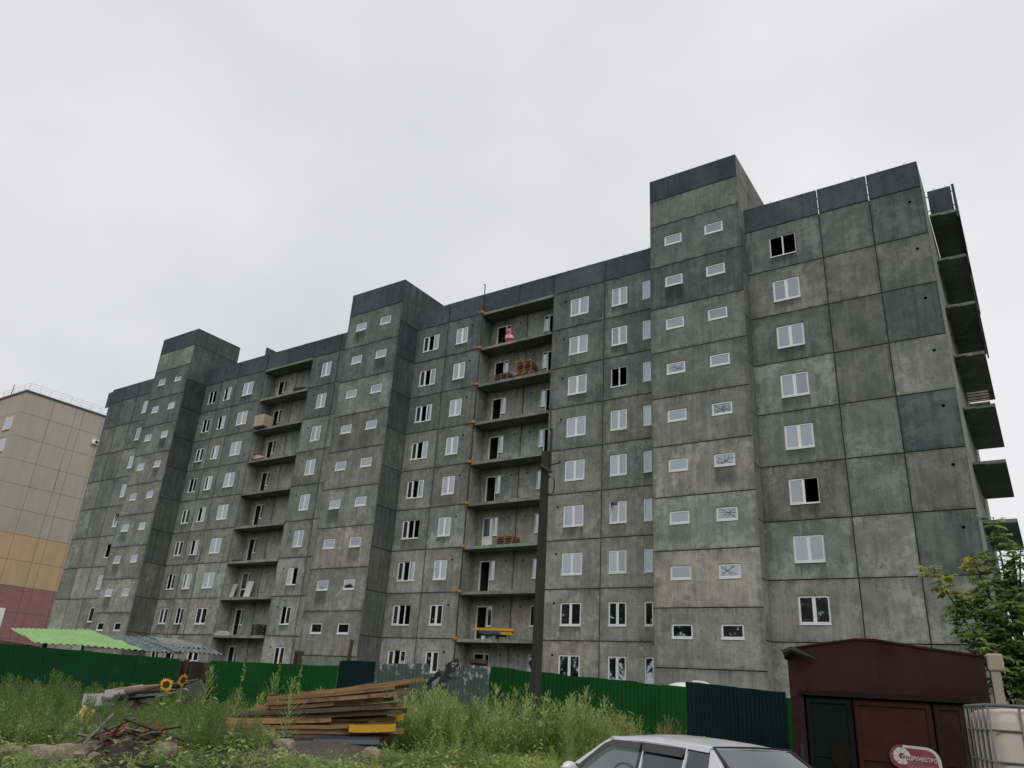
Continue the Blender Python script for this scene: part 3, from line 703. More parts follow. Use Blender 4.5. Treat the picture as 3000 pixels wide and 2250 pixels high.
# posts behind the fence
def simple(name, mb, mat, label, cat, group=None, loc=(0,0,0), rot=(0,0,0), bevel=0, smooth=False):
    return tag(mb.build(name, mat, None, loc, rot, smooth, bevel), label, cat, group)
m = MB(); m.box((-.10, -.08, 0), (-.07, .08, 2.42)); m.box((.07, -.08, 0), (.10, .08, 2.42)); m.box((-.07, -.012, 0), (.07, .012, 2.42))
simple('steel_post', m, RUST, 'rusty steel channel post standing behind the bright green fence', 'post', loc=(-15.6, -22.45, gz(-15.6, -22.45)-.3))
m = MB(); m.box((-.035, -.035, 0), (.035, .035, 2.75))
simple('steel_post', m, RUST, 'thin leaning rusty post where green fence meets dark sheet', 'post', loc=(-13.95, -22.3, gz(-14, -22.3)-.25), rot=(0, .06, 0))
m = MB(); m.box((-.16, -.12, 0), (.16, .12, 2.3)); m.box((-.2, -.16, 2.18), (.2, .16, 2.3)); m.tube([(0, -.13, 2.1), (0, -.16, 2.1)], .06, 8)
simple('steel_cabinet', m, RUST, 'rusty brown steel box rising behind the grey fence under the balconies', 'box', loc=(-11.85, -19.2, .25), bevel=.01)

# ------------------------------------------------------------------ lean-to shed roof at left
SH = thing('lean_to_shed', 'lean-to shed with lime green and grey corrugated roof behind the left fence', 'shed', (-24, -23, .3))
def roof_sheet(A, Bp, C, D, n, mat, nm, amp=.03):
    """A back-left B back-right C front-right D front-left, corrugated along the slope"""
    A, Bp, C, D = [Vector(q) for q in (A, Bp, C, D)]; m = MB(); rows = []
    for j in range(9):
        f = j/8; r = []
        for i in range(n*4+1):
            g_ = i/(n*4); p = A.lerp(Bp, g_).lerp(D.lerp(C, g_), f); p.z += amp*(1 if i % 4 in (1, 2) else 0) + .05*mnoise.noise(Vector((p.x, p.y, 1.5))) + rng.uniform(-.006, .006)
            r.append(tuple(p - Vector(SH.location)))
        rows.append(r)
    m.grid([list(reversed(r)) for r in rows]); m.grid([[(x, y, z-.012) for x, y, z in r] for r in rows])
    return m.build(nm, mat, SH)
LIME = sheetmat('lime_sheet', (.30, .50, .205), 0, .5); GREYROOF = sheetmat('grey_roof_sheet', (.12, .16, .15), .35, .55); PALER = sheetmat('pale_roof_sheet', (.21, .25, .22), .3, .6)
roof_sheet((-29.3, -23.9, 2.82), (-28.2, -21.6, 3.0), (-21.62, -23.25, 2.27), (-23.05, -25.9, 2.24), 16, LIME, 'roof_sheet')
roof_sheet((-28.6, -21.5, 2.86), (-27.2, -20.2, 2.86), (-21.0, -22.4, 2.25), (-21.7, -23.5, 2.22), 10, GREYROOF, 'roof_sheet')
roof_sheet((-27.3, -20.3, 2.90), (-25.6, -18.6, 2.84), (-20.3, -21.3, 2.30), (-21.1, -22.5, 2.30), 10, GREYROOF, 'roof_sheet')
roof_sheet((-27.0, -20.0, 2.93), (-26.2, -18.9, 2.90), (-22.4, -20.6, 2.52), (-23.0, -21.3, 2.53), 6, PALER, 'roof_sheet')
for x, y, h in ((-22.6, -25.2, 1.9), (-21.0, -22.2, 1.9), (-28.0, -23.2, 2.4), (-26.0, -19.6, 2.5)): MB().box((x-.06+24, y-.06+23, -.1), (x+.06+24, y+.06+23, h-.1)).build('post', RUST, SH)
DARKWOOD = plain('dark_board', (.035, .028, .022), .9, .2, 5.)
MB().box((-4.9, -1.0, -.1), (3.0, -.9, 1.7), M=Matrix.Rotation(.5, 4, 'Z')).build('back_wall', DARKWOOD, SH)
MB().box((0, 0, 0), (.05, 3.6, 1.85)).build('side_wall', DARKWOOD, SH, (4.1, .2, -.1), (0, 0, .75)); MB().box((0, 0, 0), (2.2, .05, 1.85)).build('shade_fill_wall', DARKWOOD, SH, (2.6, .6, -.1), (0, 0, .75))  # dark walls put in as the shade under the roof's right end
MB().box((0, 0, 0), (2.4, .15, .2)).build('beam', plain('brown_beam', (.10, .055, .04), .9), SH, (-2.6, -3.1, 1.9), (0, .1, 1.0))
simple('scrap_sheet', MB().box((0, 0, 0), (.7, .02, .45)), plain('grey_board', (.16, .155, .15), .8), 'grey torn sheet propped under the right end of the lean-to', 'sheet', loc=(-18.6, -23.75, gz(-18.9, -23.9)+.55), rot=(.4, -.45, .9))

# ------------------------------------------------------------------ pale buildings on the right
Bk = thing('low_building', 'pale low building with dark roof band glimpsed behind the tree at right edge', 'building', (8, 26, 0))
MB().box((-6.6, -4, 0), (14, 10, 8.9)).build('wall', plain('pale_wall', (.55, .55, .53), .9, .08), Bk)
MB().box((-8.2, -4.6, 8.9), (14.5, 10.5, 10.25)).build('roof', plain('dark_roof', (.035, .045, .045), .8), Bk)
PALEF = sheetmat('pale_sheet', (.46, .43, .36), 0, .6)
PF = thing('sheet_fence', 'pale beige profiled sheet fence behind the tree at right', 'fence', (1.0, -19.6, .25))
for i in range(5): corr_sheet(1.15, 0, 2.1, 0, 2.1, PALEF, PF, (i*1.15, -.004*(i % 2), 0), 0)
for i in range(3): MB().box((i*2.3-.03, .05, -.1), (i*2.3+.03, .11, 2.0)).build('post', DARKSTEEL, PF)

# white domed tank behind fence
TK = thing('white_tank', 'white domed tank lid showing above the fence beside the teal sheet', 'tank', (-7.95, -13.7, .35))
WPL = plain('white_plastic', (.74, .74, .72), .5, .06, 3.)
rows = []
for z, r in ((0, .82), (1.45, .82), (1.62, .80), (1.78, .68), (1.90, .48), (1.99, .24), (2.01, .001)):
    rows.append([(r*math.cos(2*math.pi*j/24), r*math.sin(2*math.pi*j/24), z) for j in range(25)])
MB().grid(rows).build('body', WPL, TK, smooth=True)
MB().tube([(.25+.75*math.sin(a_*.1), .5-.1*a_*.1, 2.07-.5*(a_*.1)**2*.45) for a_ in range(-2, 12)], .03, 6).build('rim', WPL, TK)

# ------------------------------------------------------------------ utility pole
PX, PY = -8.05, -22.15
P_ = thing('utility_pole', 'dark weathered square pole with bent hook standing at the green fence', 'utility pole', (PX, PY, gz(PX, PY)-.3))
t = NT('weathered_pole'); v = t.n('TexCoord').outputs['Object']; sv = t.n('Mapping', {'Vector': v, 'Scale': (12., 12., .5)}).outputs[0]
n = t.noise(sv, 1., 6, .65); POLEM = t.surf(t.mix(t.mapr(n, .3, .7), (.016, .016, .014, 1), (.045, .043, .037, 1)), .9, n, .5, .02)
m = MB(); HP = 7.35; rows = []
for i in range(9):
    f = i/8; a_ = .125-.03*f; b_ = .105-.025*f; z = HP*f; ch = .02; cx_ = .012*math.sin(f*3)
    rows.append([(cx_+x, y, z) for x, y in ((-a_+ch, -b_), (a_-ch, -b_), (a_, -b_+ch), (a_, b_-ch), (a_-ch, b_), (-a_+ch, b_), (-a_, b_-ch), (-a_, -b_+ch), (-a_+ch, -b_))])
m.grid([r[::-1] for r in rows][::-1]); m.face(rows[-1][:8]); m.build('shaft', POLEM, P_, rot=(0, 0, .45))
m = MB(); m.box((-.02, -.03, 6.85), (.02, .03, 7.95)); m.build('bracket', DARKSTEEL, P_, (.15, 0, 0))
MB().tube([(.11, 0, 7.9), (.10, 0, 8.62)], .02, 5).build('pin', DARKSTEEL, P_)
MB().tube([(-.05, -.1, 6.98), (.27, -.14, 6.76)], .04, 6).build('clamp', DARKSTEEL, P_)
MB().tube([(.15, -.1, 6.95), (.48, -.1, 6.98)], .018, 5).build('pin', DARKSTEEL, P_)
MB().tube([(.27+.11*math.sin(q), -.14, 6.42+.24*math.cos(q)) for q in [a_*.45 for a_ in range(-12, 1)]], .016, 5, caps=True).build('wire_loop', RUBBER, P_)

# ------------------------------------------------------------------ garage
GA = thing('metal_garage', 'rusty maroon metal garage with low gable and a torn banner on its door', 'garage', (-1.89, -24.25, .2), math.atan2(.46, 2.75))
t = NT('maroon_rust'); v = t.n('TexCoord').outputs['Object']; n = t.noise(v, 1.2, 6, .65); n2 = t.noise(v, 7., 5, .7)
sv = t.n('Mapping', {'Vector': v, 'Scale': (5., 5., .5)}).outputs[0]; n3 = t.noise(sv, 1., 4, .6)
cc = t.mix(t.mapr(n, .3, .7), (.030, .0145, .0135, 1), (.050, .023, .020, 1)); cc = t.mix(t.math('MULTIPLY', t.mapr(n2, .58, .72), .5), cc, (.085, .040, .024, 1)); cc = t.mix(t.math('MULTIPLY', t.mapr(n3, .60, .75), .35), cc, (.12, .085, .075, 1))
MAROON = t.surf(cc, .8, n2, .12, .01, Specular_IOR_Level=.12)
RUSTD = plain('rust_brown_door', (.050, .020, .014), .85, .25, 4., bump=.1, Specular_IOR_Level=.1)
DGREEN = plain('blackened_green_door', (.005, .011, .011), .7, .3, 3., Specular_IOR_Level=.15)
W_, RI = 2.79, 1.2
zl, zr, zt = 2.43, 2.40, 2.60
m = MB()
front = [(0, 0, 0), (.20, 0, 0), (.20, 0, 1.72), (2.45, 0, 1.72), (2.45, 0, 0), (W_, 0, 0), (W_, 0, zr), (RI, 0, zt), (.10, 0, zl), (0, 0, zl-.08)]
m.face([(0,0,0), (.2,0,0), (.2,0,1.72), (0,0,1.72)]); m.face([(2.45,0,0), (W_,0,0), (W_,0,1.72), (2.45,0,1.72)])
m.face([(0,0,1.72), (.2,0,1.72), (RI,0,1.72), (2.45,0,1.72), (W_,0,1.72), (W_,0,zr), (RI,0,zt), (.10,0,zl), (0,0,zl-.08)])
m.face([(0,0,0), (0,0,zl-.08), (0,5.2,zl-.08), (0,5.2,0)]); m.face([(W_,0,0), (W_,5.2,0), (W_,5.2,zr), (W_,0,zr)]); m.face([(0,5.2,0), (0,5.2,zl), (RI,5.2,zt), (W_,5.2,zr), (W_,5.2,0)])
m.face([(.2,0,0), (.2,.07,0), (.2,.07,1.72), (.2,0,1.72)]); m.face([(2.45,0,0), (2.45,0,1.72), (2.45,.07,1.72), (2.45,.07,0)]); m.face([(.2,0,1.72), (.2,.07,1.72), (2.45,.07,1.72), (2.45,0,1.72)])
m.build('wall', MAROON, GA)
m = MB()
prof = [(-.05, zl-.14), (-.03, zl-.03), (.08, zl+.012), (RI*.5, (zl+zt)/2+.02), (RI-.15, zt+.008), (RI+.15, zt+.004), (2.0, (zr+zt)/2+.008), (W_+.01, zr+.012)]
m.grid([[(x, -.015, z) for x, z in prof], [(x, 5.3, z) for x, z in prof]]); m.grid([[(x, -.015, z-.03) for x, z in prof[::-1]], [(x, 5.3, z-.03) for x, z in prof[::-1]]])
m.grid([[(x, -.015, z-.03) for x, z in prof], [(x, -.015, z) for x, z in prof]])
m.build('roof', MAROON, GA)
MB().tube([(-.05, -.07, zl-.10), (.08, -.08, zl-.03), (.45, -.09, zl-.17)], [.07, .06, .012], 7).build('felt_fold', RUBBER, GA)
MB().box((.14, -.03, 1.725), (2.52, 0.0, 1.80)).build('lintel', plain('lintel_dark', (.024, .014, .013), .8, .2, 3., Specular_IOR_Level=.1), GA)
def leaf(x0, x1, mat, extra=None):
    m = MB().box((x0, .03, .02), (x1, .06, 1.70)); o = m.build('door', mat, GA, bevel=.004)
    fr = MB(); fr.box((x0+.02, .012, .04), (x0+.07, .03, 1.68)); fr.box((x1-.07, .012, .04), (x1-.02, .03, 1.68)); fr.box((x0+.07, .012, .85), (x1-.07, .03, .90)); fr.box((x0+.07, .012, 1.62), (x1-.07, .03, 1.67))
    fr.build('door_frame', mat, o)
    return o
leaf(.22, .90, DGREEN); d2 = leaf(.92, 2.0, RUSTD); leaf(2.02, 2.43, MAROON)
MB().tube([(1.9, .0, .55), (1.9, .0, .75)], .02, 5).build('handle', DARKSTEEL, d2)
# rust bloom on the dark leaf is a stained plate patch
t = NT('rust_bloom'); v = t.n('TexCoord').outputs['Generated']; dd = t.n('VectorMath', {0: v, 1: (.5, .5, .5)}, operation='DISTANCE').outputs['Value']
ff = t.mapr(t.math('ADD', dd, t.math('MULTIPLY', t.noise(v, 5., 5, .7), .3)), .40, .68, 1., 0.)
RB = t.surf(t.mix(ff, (.014, .011, .009, 1), (.26, .10, .045, 1)), .8, Specular_IOR_Level=.1)
m = MB(); rb_ = [(.68+(.15+.02*math.sin(q*3))*math.cos(q), .88+(.21+.03*math.cos(q*2.))*math.sin(q)) for q in [2*math.pi*i/22 for i in range(22)]]; m.face([(x, .010, z) for x, z in rb_]); m.grid([[(x, .010, z) for x, z in rb_+rb_[:1]], [(x, .029, z) for x, z in rb_+rb_[:1]]]); m.build('rust_patch', RB, GA)
MB().box((.10, -.025, .5), (.15, 0, 1.0)).build('hinge_bar', DARKSTEEL, GA)
# torn banner
SG = thing('banner', 'torn crimson banner with white aperture emblem on the rusty garage door', 'banner', (0, 0, 0))
SG.parent = None
ga = GA.rotation_euler.z; SG.rotation_euler = (0, .045, ga)
bx = GA.location + Vector((math.cos(ga)*1.34, math.sin(ga)*1.34, 0)) + Vector((math.sin(ga)*.012, -math.cos(ga)*.012, 0))
SG.location = (bx.x, bx.y, .94); SG.scale = (.80, 1, .80)
CRIM = plain('crimson_print', (.235, .050, .080), .5, .12, 5.); WPRINT = plain('white_print', (.60, .58, .55), .5, .1, 4.)
m = MB(); pl_ = []
def arc(cx, cz, r, a0, a1, n): return [(cx+r*math.cos(R(a0+(a1-a0)*i/n)), cz+r*math.sin(R(a0+(a1-a0)*i/n))) for i in range(n+1)]
out_ = [(.20, .02), (.34, .025), (.46, .015), (.50, .05), (.56, .02), (.70, .0), (.86, .0)] + arc(.62, .22, .24, 0, 90, 8) + arc(.21, .255, .205, 90, 255, 14)
out_ = [(x, z) for x, z in out_]
m.face([(x, 0, z) for x, z in out_]); m.face([(x, .006, z) for x, z in out_[::-1]])
m.grid([[(x, 0, z) for x, z in out_+out_[:1]], [(x, .006, z) for x, z in out_+out_[:1]]])
m.build('sheet', CRIM, SG)
m = MB()
edge_o = [(.24, .462), (.62, .462)] + arc(.62, .22, .242, 88, 0, 8)[1:] + [(.885, 0)]
edge_i = [(.24, .415), (.60, .415)] + arc(.61, .22, .195, 88, 0, 8)[1:] + [(.835, 0)]
for (a1, a2), (b1, b2) in zip(zip(edge_o, edge_o[1:]), zip(edge_i, edge_i[1:])):
    m.face([(b1[0], -.003, b1[1]), (b2[0], -.003, b2[1]), (a2[0], -.003, a2[1]), (a1[0], -.003, a1[1])])
m.build('white_border', WPRINT, SG)
m = MB()
cx_, cz_ = .215, .27
for i in range(8):
    a0 = i*45+4; a1 = a0+40
    pts_ = arc(cx_, cz_, .145, a0, a1, 4); ia = a0+62
    pts_ = pts_ + [(cx_+.055*math.cos(R(ia)), cz_+.055*math.sin(R(ia))), (cx_+.055*math.cos(R(a0+17)), cz_+.055*math.sin(R(a0+17)))]
    if i == 7: continue
    m.face([(x, -.003, z) for x, z in pts_])
m.build('aperture_emblem', WPRINT, SG)
def text_mesh(body, size, name, mat, parent, loc, bold=0):
    cu = bpy.data.curves.new(name, 'FONT'); cu.body = body; cu.size = size; cu.offset = bold; cu.extrude = .0008
    ob = bpy.data.objects.new(name+'_curve', cu); COL.objects.link(ob)
    dg = bpy.context.evaluated_depsgraph_get(); me = bpy.data.meshes.new_from_object(ob.evaluated_get(dg)); bpy.data.objects.remove(ob); me.materials.clear(); me.materials.append(mat)
    return link(name, me, parent, loc, (math.pi/2, 0, 0))
tx = text_mesh('СОДРУЖЕСТВО', .098, 'lettering', WPRINT, SG, (.215, -.005, .215), .0022)
xsz = max(v_.co.x for v_ in tx.data.vertices)-min(v_.co.x for v_ in tx.data.vertices); tx.scale = (.575/xsz, 1, 1)
m = MB(); q = random.Random(4)
for zz, x0, x1 in ((.165, .30, .56), (.125, .30, .78), (.095, .30, .80)):
    x = x0
    while x < x1:
        l_ = q.uniform(.015, .05); m.face([(x, -.003, zz), (x+l_, -.003, zz), (x+l_, -.003, zz+.014), (x, -.003, zz+.014)]); x += l_+q.uniform(.008, .02)
m.build('faded_small_print', plain('faded_print', (.40, .25, .26), .6), SG)
# pale pier at the garage's right corner
PR = thing('concrete_post', 'pale post with a cap at the right corner of the maroon garage', 'post', (.92, -23.76, .2), ga)
MB().box((0, 0, 0), (.13, .15, 2.19)).build('shaft', plain('pale_concrete', (.36, .34, .29), .9, .12), PR, bevel=.01)
MB().box((-.03, -.02, 2.19), (.19, .17, 2.44)).build('cap', plain('pale_cap', (.42, .36, .27), .85, .1), PR, bevel=.03)

# ------------------------------------------------------------------ water tote in its cage
IX, IY, IZ = 1.19, -29.45, .66
IB = thing('ibc_tote', 'white plastic liquid tote in a grey steel cage beside the garage', 'tank', (IX, IY, IZ), R(15))
TOTE = plain('tote_plastic', (.62, .56, .47), .45, .08, 2., Subsurface_Weight=.1)
m = MB(); rows = []
def rr(wx, wy, c, z, sag=0):
    p = []
    for cx, cy, a0 in ((wx-c, -wy+c, -90), (wx-c, wy-c, 0), (-wx+c, wy-c, 90), (-wx+c, -wy+c, 180)):
        for i in range(6): a_ = R(a0+90*i/5); p.append((cx+c*math.cos(a_), cy+c*math.sin(a_), z))
    return p+[p[0]]
for z, k_ in ((.12, .55), (.14, .585), (.5, .59), (.99, .588), (1.07, .57), (1.10, .53), (1.112, .45), (1.115, .02)): rows.append([(x+.6, y*.84+.5, zz) for x, y, zz in rr(k_, k_, min(.1, k_*.3), z)])
m.grid(rows); m.build('bottle', TOTE, IB, smooth=True)
CAGE = plain('galvanised_tube', (.17, .18, .17), .55, .1, 8.)
m = MB()
for z in (.13, .40, .68, .93): m.tube([(0,0,z), (1.2,0,z), (1.2,1.0,z), (0,1.0,z), (0,0,z)], .010, 6)
m.tube([(0,0,1.13), (1.2,0,1.13), (1.2,1.0,1.13), (0,1.0,1.13), (0,0,1.13)], .017, 6)
for i in range(6): m.tube([(i*.24, 0, .1), (i*.24, 0, 1.13)], .011, 6); m.tube([(i*.24, 1, .1), (i*.24, 1, 1.13)], .011, 6)
for i in range(1, 5): m.tube([(0, i*.2, .1), (0, i*.2, 1.13)], .011, 6); m.tube([(1.2, i*.2, .1), (1.2, i*.2, 1.13)], .011, 6)
m.build('cage', CAGE, IB, smooth=True)
m = MB()
for x in (.02, .52, 1.03): m.box((x, 0, 0), (x+.15, 1.0, .08))
m.box((0, 0, .08), (1.2, 1.0, .10)); m.build('pallet_base', plain('grey_pallet', (.16, .14, .11), .9), IB)
MB().tube([(.6, .5, 1.11), (.6, .5, 1.15)], .09, 12).build('cap', RUBBER, IB)
CB = thing('concrete_block', 'stack of two grey concrete blocks carrying the caged tote', 'blocks', (IX, IY, 0), R(15))
MB().box((.02, .05, -.05), (1.18, .95, .355)).build('block', CONC_END, CB, bevel=.01); MB().box((0, .02, .36), (1.2, .98, .66)).build('block', CONC_END, CB, bevel=.01)

# ------------------------------------------------------------------ parked car
CY = math.atan2(.472, -.882)
CR = thing('parked_car', 'silver white four door sedan with dark window deflectors, tinted rear glass and wet roof', 'car', (-1.767, -28.999, -.04), CY)
t = NT('silver_white_paint'); v = t.n('TexCoord').outputs['Object']; n = t.noise(v, 90., 2, .5); n2 = t.noise(v, 2.5, 5, .6)
PAINT = t.surf(t.mix(t.mapr(n2, .3, .7), (.60, .61, .63, 1), (.70, .71, .73, 1)), .32, t.mapr(n, .6, .75), .06, .003, Coat_Weight=.6, Coat_Roughness=.08, Metallic=.15)
def carglass(name, tint, refl=.0):
    t = NT(name); tr = t.n('BsdfTransparent', {'Color': c4(tint)}); gl = t.n('BsdfGlossy', {'Color': (.9, .93, .95, 1), 'Roughness': .02})
    fr = t.n('Fresnel', {'IOR': 1.5}).outputs[0]
    t.set(t.out.inputs['Surface'], t.n('MixShader', {0: t.math('ADD', fr, refl, clamp=True), 1: tr.outputs[0], 2: gl.outputs[0]}).outputs[0]); return t.m
CLEARG = carglass('clear_car_glass', (.72, .80, .74), .02); TINTG = carglass('tinted_car_glass', (.05, .055, .06), .05); REARG = carglass('rear_car_glass', (.06, .06, .07), .16)
TRIM = plain('black_trim', (.014, .015, .016), .35, .05); CHROME = plain('bright_trim', (.65, .66, .68), .25, .03, metallic=.8); SEATM = plain('seat_fabric', (.035, .035, .037), .9)
# lower body: lofted stations (u, half width, belt z, centre crown, bottom)
st = [(2.10, .30, .60, .01, .34), (2.06, .66, .63, .02, .26), (1.85, .79, .70, .025, .20), (1.45, .835, .80, .035, .20), (1.15, .84, .875, .035, .20), (.60, .845, .885, .03, .18), (0, .845, .89, .03, .18), (-.7, .845, .90, .03, .18), (-1.20, .835, .915, .03, .20), (-1.55, .82, .925, .04, .22), (-1.95, .77, .915, .04, .26), (-2.12, .68, .86, .03, .30), (-2.16, .40, .74, .01, .36)]
m = MB(); rows = []
for u, wv, zb, cr_, zbot in st:
    half = [(wv*.86, zbot), (wv*.97, zbot+.12), (wv, zbot+(zb-zbot)*.55), (wv*.99, zbot+(zb-zbot)*.85), (wv*.955, zb-.012), (wv*.90, zb), (wv*.5, zb+cr_*.75), (0, zb+cr_)]
    full = [(y, z) for y, z in half] + [(-y, z) for y, z in half[-2::-1]]
    rows.append([(u, y, z) for y, z in full])
m.grid([r[::-1] for r in rows]); m.face(rows[0]); m.face(rows[-1][::-1])
m.build('body', PAINT, CR, smooth=True)
# greenhouse outline (near side; mirrored): side plane runs from v=.75,z=.90 up to v=.52,z=1.30
def sv_(z): return .52+(1.30-z)*.58
def sp(u, z, s=1, o=0.): return (u, s*(sv_(z)+o), z)
# roof panel
ru = [(.66, 1.285, .008), (.55, 1.305, .03), (.30, 1.318, .045), (0, 1.325, .05), (-.4, 1.32, .05), (-.75, 1.312, .045), (-.93, 1.300, .035), (-1.0, 1.285, .02)]
m = MB(); rows = []
for u, zr_, cr_ in ru:
    bow = .04 if u > .5 else 0
    ys_ = [-1, -.93, -.7, -.35, 0, .35, .7, .93, 1]
    rows.append([(u+(1-abs(y)**2)*(.05 if u > .6 else (-.05 if u < -.95 else 0)), y*.535, zr_-.03*(abs(y) == 1)+cr_*(1-y*y)) for y in ys_])
m.grid(rows); m.grid([[(x, y, z-.03) for x, y, z in r[::-1]] for r in rows])
m.build('roof', PAINT, CR, smooth=True)
for s in (1, -1):
    m = MB()
    def bar(pts, wd, o=.0, th=.02):
        """strip along pts (u,z) lying in the side plane"""
        for (u1, z1), (u2, z2) in zip(pts, pts[1:]):
            d = Vector((u2-u1, z2-z1)).normalized(); nx, nz = -d.y*wd/2, d.x*wd/2
            P = [sp(u1-nx, z1-nz, s, o), sp(u2-nx, z2-nz, s, o), sp(u2+nx, z2+nz, s, o), sp(u1+nx, z1+nz, s, o)]
            Q = [sp(u1-nx, z1-nz, s, o-th), sp(u2-nx, z2-nz, s, o-th), sp(u2+nx, z2+nz, s, o-th), sp(u1+nx, z1+nz, s, o-th)]
            m.face(P if s < 0 else P[::-1]); m.face(Q if s > 0 else Q[::-1])
            for a in range(4): b = (a+1) % 4; m.face([P[a], P[b], Q[b], Q[a]])
    bar([(1.24, .885), (.95, 1.085), (.72, 1.235), (.60, 1.285)], .055, .004, .05)
    bar([(.66, 1.287), (.3, 1.300), (0, 1.303), (-.5, 1.300), (-.98, 1.284)], .04, .004, .05)
    m.build('pillar', PAINT, CR)
    m = MB()   # rear quarter pillar
    o_ = .006
    P = [sp(-.99, 1.29, s, o_), sp(-1.06, 1.12, s, o_), sp(-1.10, .90, s, o_), sp(-1.62, .90, s, o_), sp(-1.42, 1.02, s, o_), sp(-1.20, 1.16, s, o_), sp(-1.03, 1.29, s, o_)]
    Q = [(x, y-s*.05, z) for x, y, z in P]
    m.face(P if s < 0 else P[::-1]); m.face(Q if s > 0 else Q[::-1])
    for a in range(len(P)): b = (a+1) % len(P); m.face([P[a], P[b], Q[b], Q[a]])
    m.build('rear_pillar', PAINT, CR)
    m = MB(); bar([(.07, 1.285), (.02, 1.15), (-.06, .89)], .075, -.002, .04); bar([(1.10, .90), (1.02, .96), (.93, 1.06)], .03, -.004, .03); bar([(.93, 1.06), (.70, 1.215), (.60, 1.268), (.1, 1.278)], .02, -.004, .03); bar([(-1.0, 1.27), (-1.075, 1.12), (-1.12, .9)], .022, -.003, .03); bar([(0.05, 1.283), (-.5, 1.281), (-.99, 1.268)], .02, -.004, .03)
    m.build('window_seal', TRIM, CR)
    m = MB(); bar([(.005, 1.20), (-.055, 1.02), (-.10, .89)], .022, .004, .015); bar([(-.655, 1.272), (-.70, 1.10), (-.74, .89)], .026, .004, .02); bar([(1.1, .893), (0, .898), (-1.5, .905)], .018, .012, .02)
    m.build('bright_strip', CHROME, CR)
    def glass(pts, mat, nm, o=-.012):
        m = MB(); P = [sp(u, z, s, o) for u, z in pts]; m.face(P if s < 0 else P[::-1]); return m.build(nm, mat, CR)
    glass([(1.12, .89), (.93, 1.05), (.68, 1.225), (.56, 1.275), (.08, 1.283), (.02, 1.15), (-.06, .89)], CLEARG, 'front_window')
    glass([(.05, 1.283), (-.655, 1.28), (-.74, .89), (-.09, .89)], TINTG, 'rear_window_pane')
    glass([(-.66, 1.28), (-.98, 1.272), (-1.05, 1.12), (-1.10, .89), (-.73, .89)], TINTG, 'quarter_window')
    def deflector(pts, nm):
        m = MB(); P = [sp(u, z, s, .022-.02*(z > 1.26)) for u, z in pts]; m.face(P if s < 0 else P[::-1]); m.face([(x, y-s*.004, z) for x, y, z in (P[::-1] if s < 0 else P)]); return m.build(nm, TRIM, CR)
    deflector([(1.02, .985), (.72, 1.225), (.58, 1.283), (.09, 1.290), (.055, 1.20), (.58, 1.205), (.70, 1.15), (.98, .94)], 'wind_deflector')
    deflector([(.03, 1.291), (-.64, 1.287), (-.655, 1.195), (.0, 1.205)], 'wind_deflector')
    # mirror
    mm = MB(); rows = []
    for i in range(7):
        f = i/6; rr_ = math.sin(math.pi*min(1, f*1.0+.0))*.0+.075*math.sqrt(max(.02, 1-(2*f-1)**2))
        rows.append([(.95+.06*math.cos(q)*(.6+.4*math.sin(math.pi*f)), s*(.80+.20*f), .945+rr_*math.sin(q)) for q in [2*math.pi*j/10 for j in range(11)]])
    mm.grid(rows); mm.face([p for p in rows[0][:-1]]); mm.face([p for p in rows[-1][:-1]][::-1]); mr = mm.build('side_mirror', PAINT, CR, smooth=True)
    MB().box((.925, s*.87-.07, .895), (.935, s*.87+.07, .995)).build('mirror_glass', TRIM, mr)
    for u in (1.25, -1.24):
        wl = MB().tube([(u, s*.64, .27), (u, s*.83, .27)], .285, 24).build('wheel', RUBBER, CR); MB().tube([(u, s*.80, .27), (u, s*.845, .27)], .19, 16).build('rim', CHROME, wl)
    for u in (.25, -.55): MB().box((u-.09, s*.842, .72), (u+.09, s*.875, .755)).build('door_handle', TRIM, CR, bevel=.008)
# windscreen, rear glass
def glz(rows, mat, nm): m = MB(); m.grid(rows); return m.build(nm, mat, CR, smooth=True)
def scr(u0, z0, h0, u1, z1, h1, bow, n=8): return [[(u0+(u1-u0)*f+bow*(1-(2*g_-1)**2), (2*g_-1)*(h0+(h1-h0)*f), z0+(z1-z0)*f) for g_ in [i/n for i in range(n+1)]] for f in [j/6 for j in range(7)]]
glz(scr(1.20, .895, .70, .62, 1.28, .50, .06), CLEARG, 'windscreen')
glz([r[::-1] for r in scr(-1.60, .94, .62, -1.02, 1.30, .485, -.05)], REARG, 'rear_window')
m = MB()
for s in (1, -1): m.tube([(-1.00, s*.50, 1.315), (-1.30, s*.565, 1.125), (-1.60, s*.635, .945)], .014, 5)
m.tube([(-1.00-.05*(1-(y/.5)**2), y, 1.313+.012*(1-(y/.5)**2)) for y in (-.5, -.3, 0, .3, .5)], .010, 5)
m.build('window_seal', TRIM, CR)
# cabin
m = MB(); m.box((-1.5, -.70, .25), (1.1, .70, .34)); m.box((.85, -.68, .5), (1.12, .68, .87)); m.box((-1.58, -.6, .84), (-1.1, .6, .88)); m.build('cabin_floor', SEATM, CR)
for y in (.36, -.36):
    st_ = MB().box((-.15, y-.24, .34), (.35, y+.24, .52)).box((-.30, y-.24, .50), (-.12, y+.24, .98)).build('front_seat', SEATM, CR, bevel=.04); MB().box((-.33, y-.13, 1.02), (-.22, y+.13, 1.17)).build('headrest', SEATM, st_, bevel=.03)
MB().box((-1.15, -.62, .34), (-.65, .62, .52)).box((-1.25, -.62, .50), (-1.08, .62, .95)).build('rear_seat', SEATM, CR, bevel=.04)
MB().tube([(.62+.07*math.sin(q)*.6, .36+.18*math.cos(q), .86+.17*math.sin(q)) for q in [2*math.pi*i/20 for i in range(21)]], .014, 6).build('steering_wheel', TRIM, CR)
